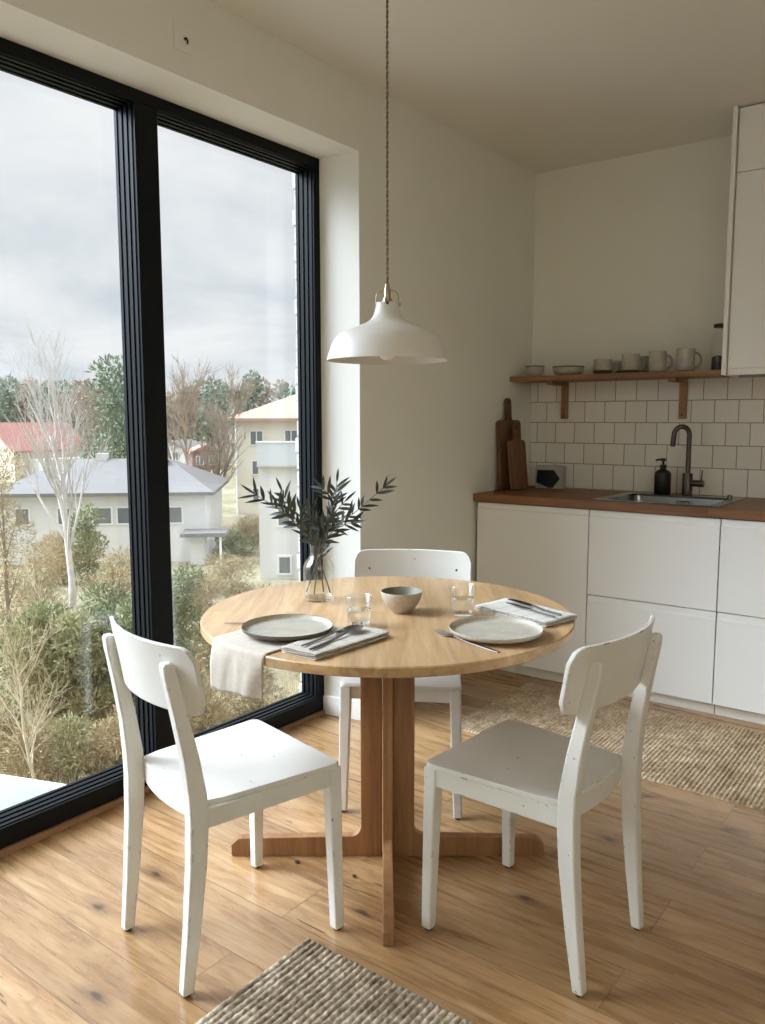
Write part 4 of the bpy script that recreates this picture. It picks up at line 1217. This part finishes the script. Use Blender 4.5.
shrub('garden_shrub', 'dry tan bush right of the mullion', 205, 22, 1.5, -6.0, -4.3, 'dryshrub', 2400, .2, .02, 406, lump=6)
for i, (u, d, w, zt, lb) in enumerate([(30, 31, 2.3, -3.5, 'brown brushy thicket below the left end of the low house'), (108, 30, 2.3, -3.7, 'brown brushy thicket behind the green hedge'), (58, 36, 1.4, -3.9, 'brown brushy thicket at the birch trunk'), (196, 30, 2.0, -4.6, 'brown brushy thicket in the garden below the porch'), (228, 34, 2.2, -4.6, 'brown brushy thicket between house and white block'), (245, 48, 2.6, -4.7, 'brown brushy thicket at the foot of the cream house')]):
    shrub('thicket', lb, u, d, w, gz(d)-.1, zt, 'dryshrub', 3600, .30, .012, 600+i, lump=7)
bare_tree('bare_shrub', 'straw coloured bare shrub at the left window edge', 18, 13.5, 2.2, .03, 90, (14, 7, 4), 3, .8, None, 'straw_twig', 'straw_twig', .05, .2, dz=.3, twig_r=.005)
bare_tree('bare_shrub', 'straw coloured bare shrub before the birch trunk', 50, 17.5, 2.6, .03, 91, (14, 7, 4), 3, .8, None, 'straw_twig', 'straw_twig', .05, .2, dz=.3, twig_r=.006)
for i, (u, d, lb) in enumerate([(-60, 15.5, 'low tan bush far left of the window view'), (-20, 14.8, 'low tan bush just outside the left edge'), (28, 14.2, 'low tan bush in front of the hedge at the left'), (62, 14.6, 'low tan bush before the middle of the hedge'), (96, 14.4, 'low tan bush before the hedge near the chair back'), (128, 14.9, 'low tan bush before the hedge at the mullion'), (255, 17.5, 'low tan bush below the table edge in the right pane'), (200, 16.5, 'low tan bush below the dry bush right of the mullion')]):
    shrub('low_bush', lb, u, d, 1.15, -5.6, -4.25, 'dryshrub' if i != 3 else 'hedge_b', 3000, .13, .012, 500+i, lump=6)
# dry grass, uncountable
gr = MB(); rg = random.Random(77)
for _ in range(15000):
    d = 11+13*rg.random()**1.1; u = rg.uniform(-60, 330); x, y = out_at(sd_(u, d), d); z = gz(d)
    h = rg.uniform(.12, .42); a = rg.uniform(0, 2*pi); l = rg.uniform(.05, .2); w = .010
    dx, dy = cos(a), sin(a)
    gr.add([(x-dy*w, y+dx*w, z-.05), (x+dy*w, y-dx*w, z-.05), (x+dx*l, y+dy*l, z+h)], [(0, 1, 2)])
tag(gr.build('dry_grass', M['drygrass']), 'dry tan winter grass on the bank below the window', 'grass', kind='stuff')
# white boxy cover with a lid, outside below the left pane
bn = thing('boxy_cover', 'white boxy metal cover lying outside below the left pane', 'cover', (-1.13, -2.58, -.44), .35)
M['cover'] = plain('grey_painted_metal', srgb(140, 143, 144), .6)
MB().box(-.30, .24, -.30, .22, 0, .13).build('cover', M['cover'], bn, bevel=.01)
MB().box(-.32, .14, -.32, -.05, .1305, .165).build('lid', M['cover'], bn, bevel=.006)
MB().box(-.5, .5, -.5, .5, -4.6, -.001).build('base', M['plaster_white'], bn)

# ================================================================== SKY AND LIGHT
wd = bpy.data.worlds.new('overcast_sky'); SC.world = wd; wd.use_nodes = True
nt = wd.node_tree; nt.nodes.clear()
def N(t, **kw):
    n = nt.nodes.new('ShaderNode'+t)
    for k, v in kw.items(): setattr(n, k, v)
    return n
def MA(op, a, b=0.0, clamp=False):
    m = N('Math', operation=op); m.use_clamp = clamp
    for s, v in ((m.inputs[0], a), (m.inputs[1], b)):
        if isinstance(v, (int, float)): s.default_value = v
        else: nt.links.new(v, s)
    return m.outputs[0]
tc = N('TexCoord'); sp = N('SeparateXYZ'); nt.links.new(tc.outputs['Generated'], sp.inputs[0])
zc = MA('MAXIMUM', sp.outputs['Z'], .0)
# cloud layer: project direction on a plane overhead
den = MA('ADD', zc, .22)
cx = N('CombineXYZ'); nt.links.new(MA('DIVIDE', sp.outputs['X'], den), cx.inputs[0]); nt.links.new(MA('DIVIDE', sp.outputs['Y'], den), cx.inputs[1])
nz = N('TexNoise'); nz.inputs['Scale'].default_value = 1.7; nz.inputs['Detail'].default_value = 6; nz.inputs['Roughness'].default_value = .5; nz.inputs['Distortion'].default_value = .35
nt.links.new(cx.outputs[0], nz.inputs['Vector'])
rp = N('ValToRGB'); nt.links.new(nz.outputs[0], rp.inputs[0])
e = rp.color_ramp.elements; e[0].position = .34; e[0].color = (.66, .74, .80, 1); e[1].position = .64; e[1].color = (.93, .96, .98, 1)
mk = e.new(.48); mk.color = (.80, .855, .895, 1)
# overcast brightening towards the zenith, and the thin-cloud glow around the hidden sun
zen = MA('ADD', 1.0, MA('MULTIPLY', MA('MAXIMUM', MA('SUBTRACT', zc, .36), 0.0), 4.0))
S = Vector((-.70, -.40, .58)).normalized()
dt = N('VectorMath', operation='DOT_PRODUCT'); nt.links.new(tc.outputs['Generated'], dt.inputs[0]); dt.inputs[1].default_value = S
glow = MA('MULTIPLY', MA('POWER', MA('MAXIMUM', dt.outputs['Value'], 0.0), 18.0), 40.0)
tot = MA('ADD', zen, glow)
gm = N('MixRGB'); nt.links.new(MA('MULTIPLY', glow, .4, True), gm.inputs[0]); nt.links.new(rp.outputs[0], gm.inputs[1]); gm.inputs[2].default_value = (.74, .86, 1.0, 1)
bg = N('Background'); nt.links.new(gm.outputs[0], bg.inputs['Color']); nt.links.new(tot, bg.inputs['Strength'])
ow = N('OutputWorld'); nt.links.new(bg.outputs[0], ow.inputs['Surface'])

# fill light added as an uplighter, unseen behind the viewer, to brighten the room
ul = thing('fill_lamp', 'added fill uplighter standing unseen behind the viewer', 'lamp', (3.7, -5.4, 0))
MB().lathe([(0, 0), (.14, 0), (.14, .02), (.02, .03), (.015, 1.78), (0, 1.78)], 32).build('base', M['black_frame'], ul, smooth=40)
MB().lathe([(.02, 1.781), (.15, 1.86), (.16, 1.90), (.156, 1.90), (.146, 1.865), (.02, 1.79)], 32, close=True).build('fill_lamp_shade', M['shade'], ul, smooth=40)
ld = bpy.data.lights.new('fill_light', 'SPOT'); ld.energy = FILL_W; ld.spot_size = radians(165); ld.spot_blend = .5; ld.shadow_soft_size = .1; ld.color = (.93, .985, 1)
lo = bpy.data.objects.new('fill_light', ld); COL.objects.link(lo); lo.parent = ul; lo.location = (0, 0, 1.92); lo.rotation_euler = (pi, 0, 0)

# ================================================================== RENDER SETTINGS
SC.view_settings.view_transform = 'Standard'; SC.view_settings.look = 'None'
SC.view_settings.exposure = 0.0; SC.view_settings.gamma = 1.0; SC.view_settings.use_curve_mapping = False
cy = SC.cycles
cy.use_denoising = True
cy.max_bounces = 14; cy.diffuse_bounces = 6; cy.glossy_bounces = 5; cy.transmission_bounces = 10; cy.transparent_max_bounces = 16
cy.sample_clamp_indirect = 6.0; cy.blur_glossy = .5
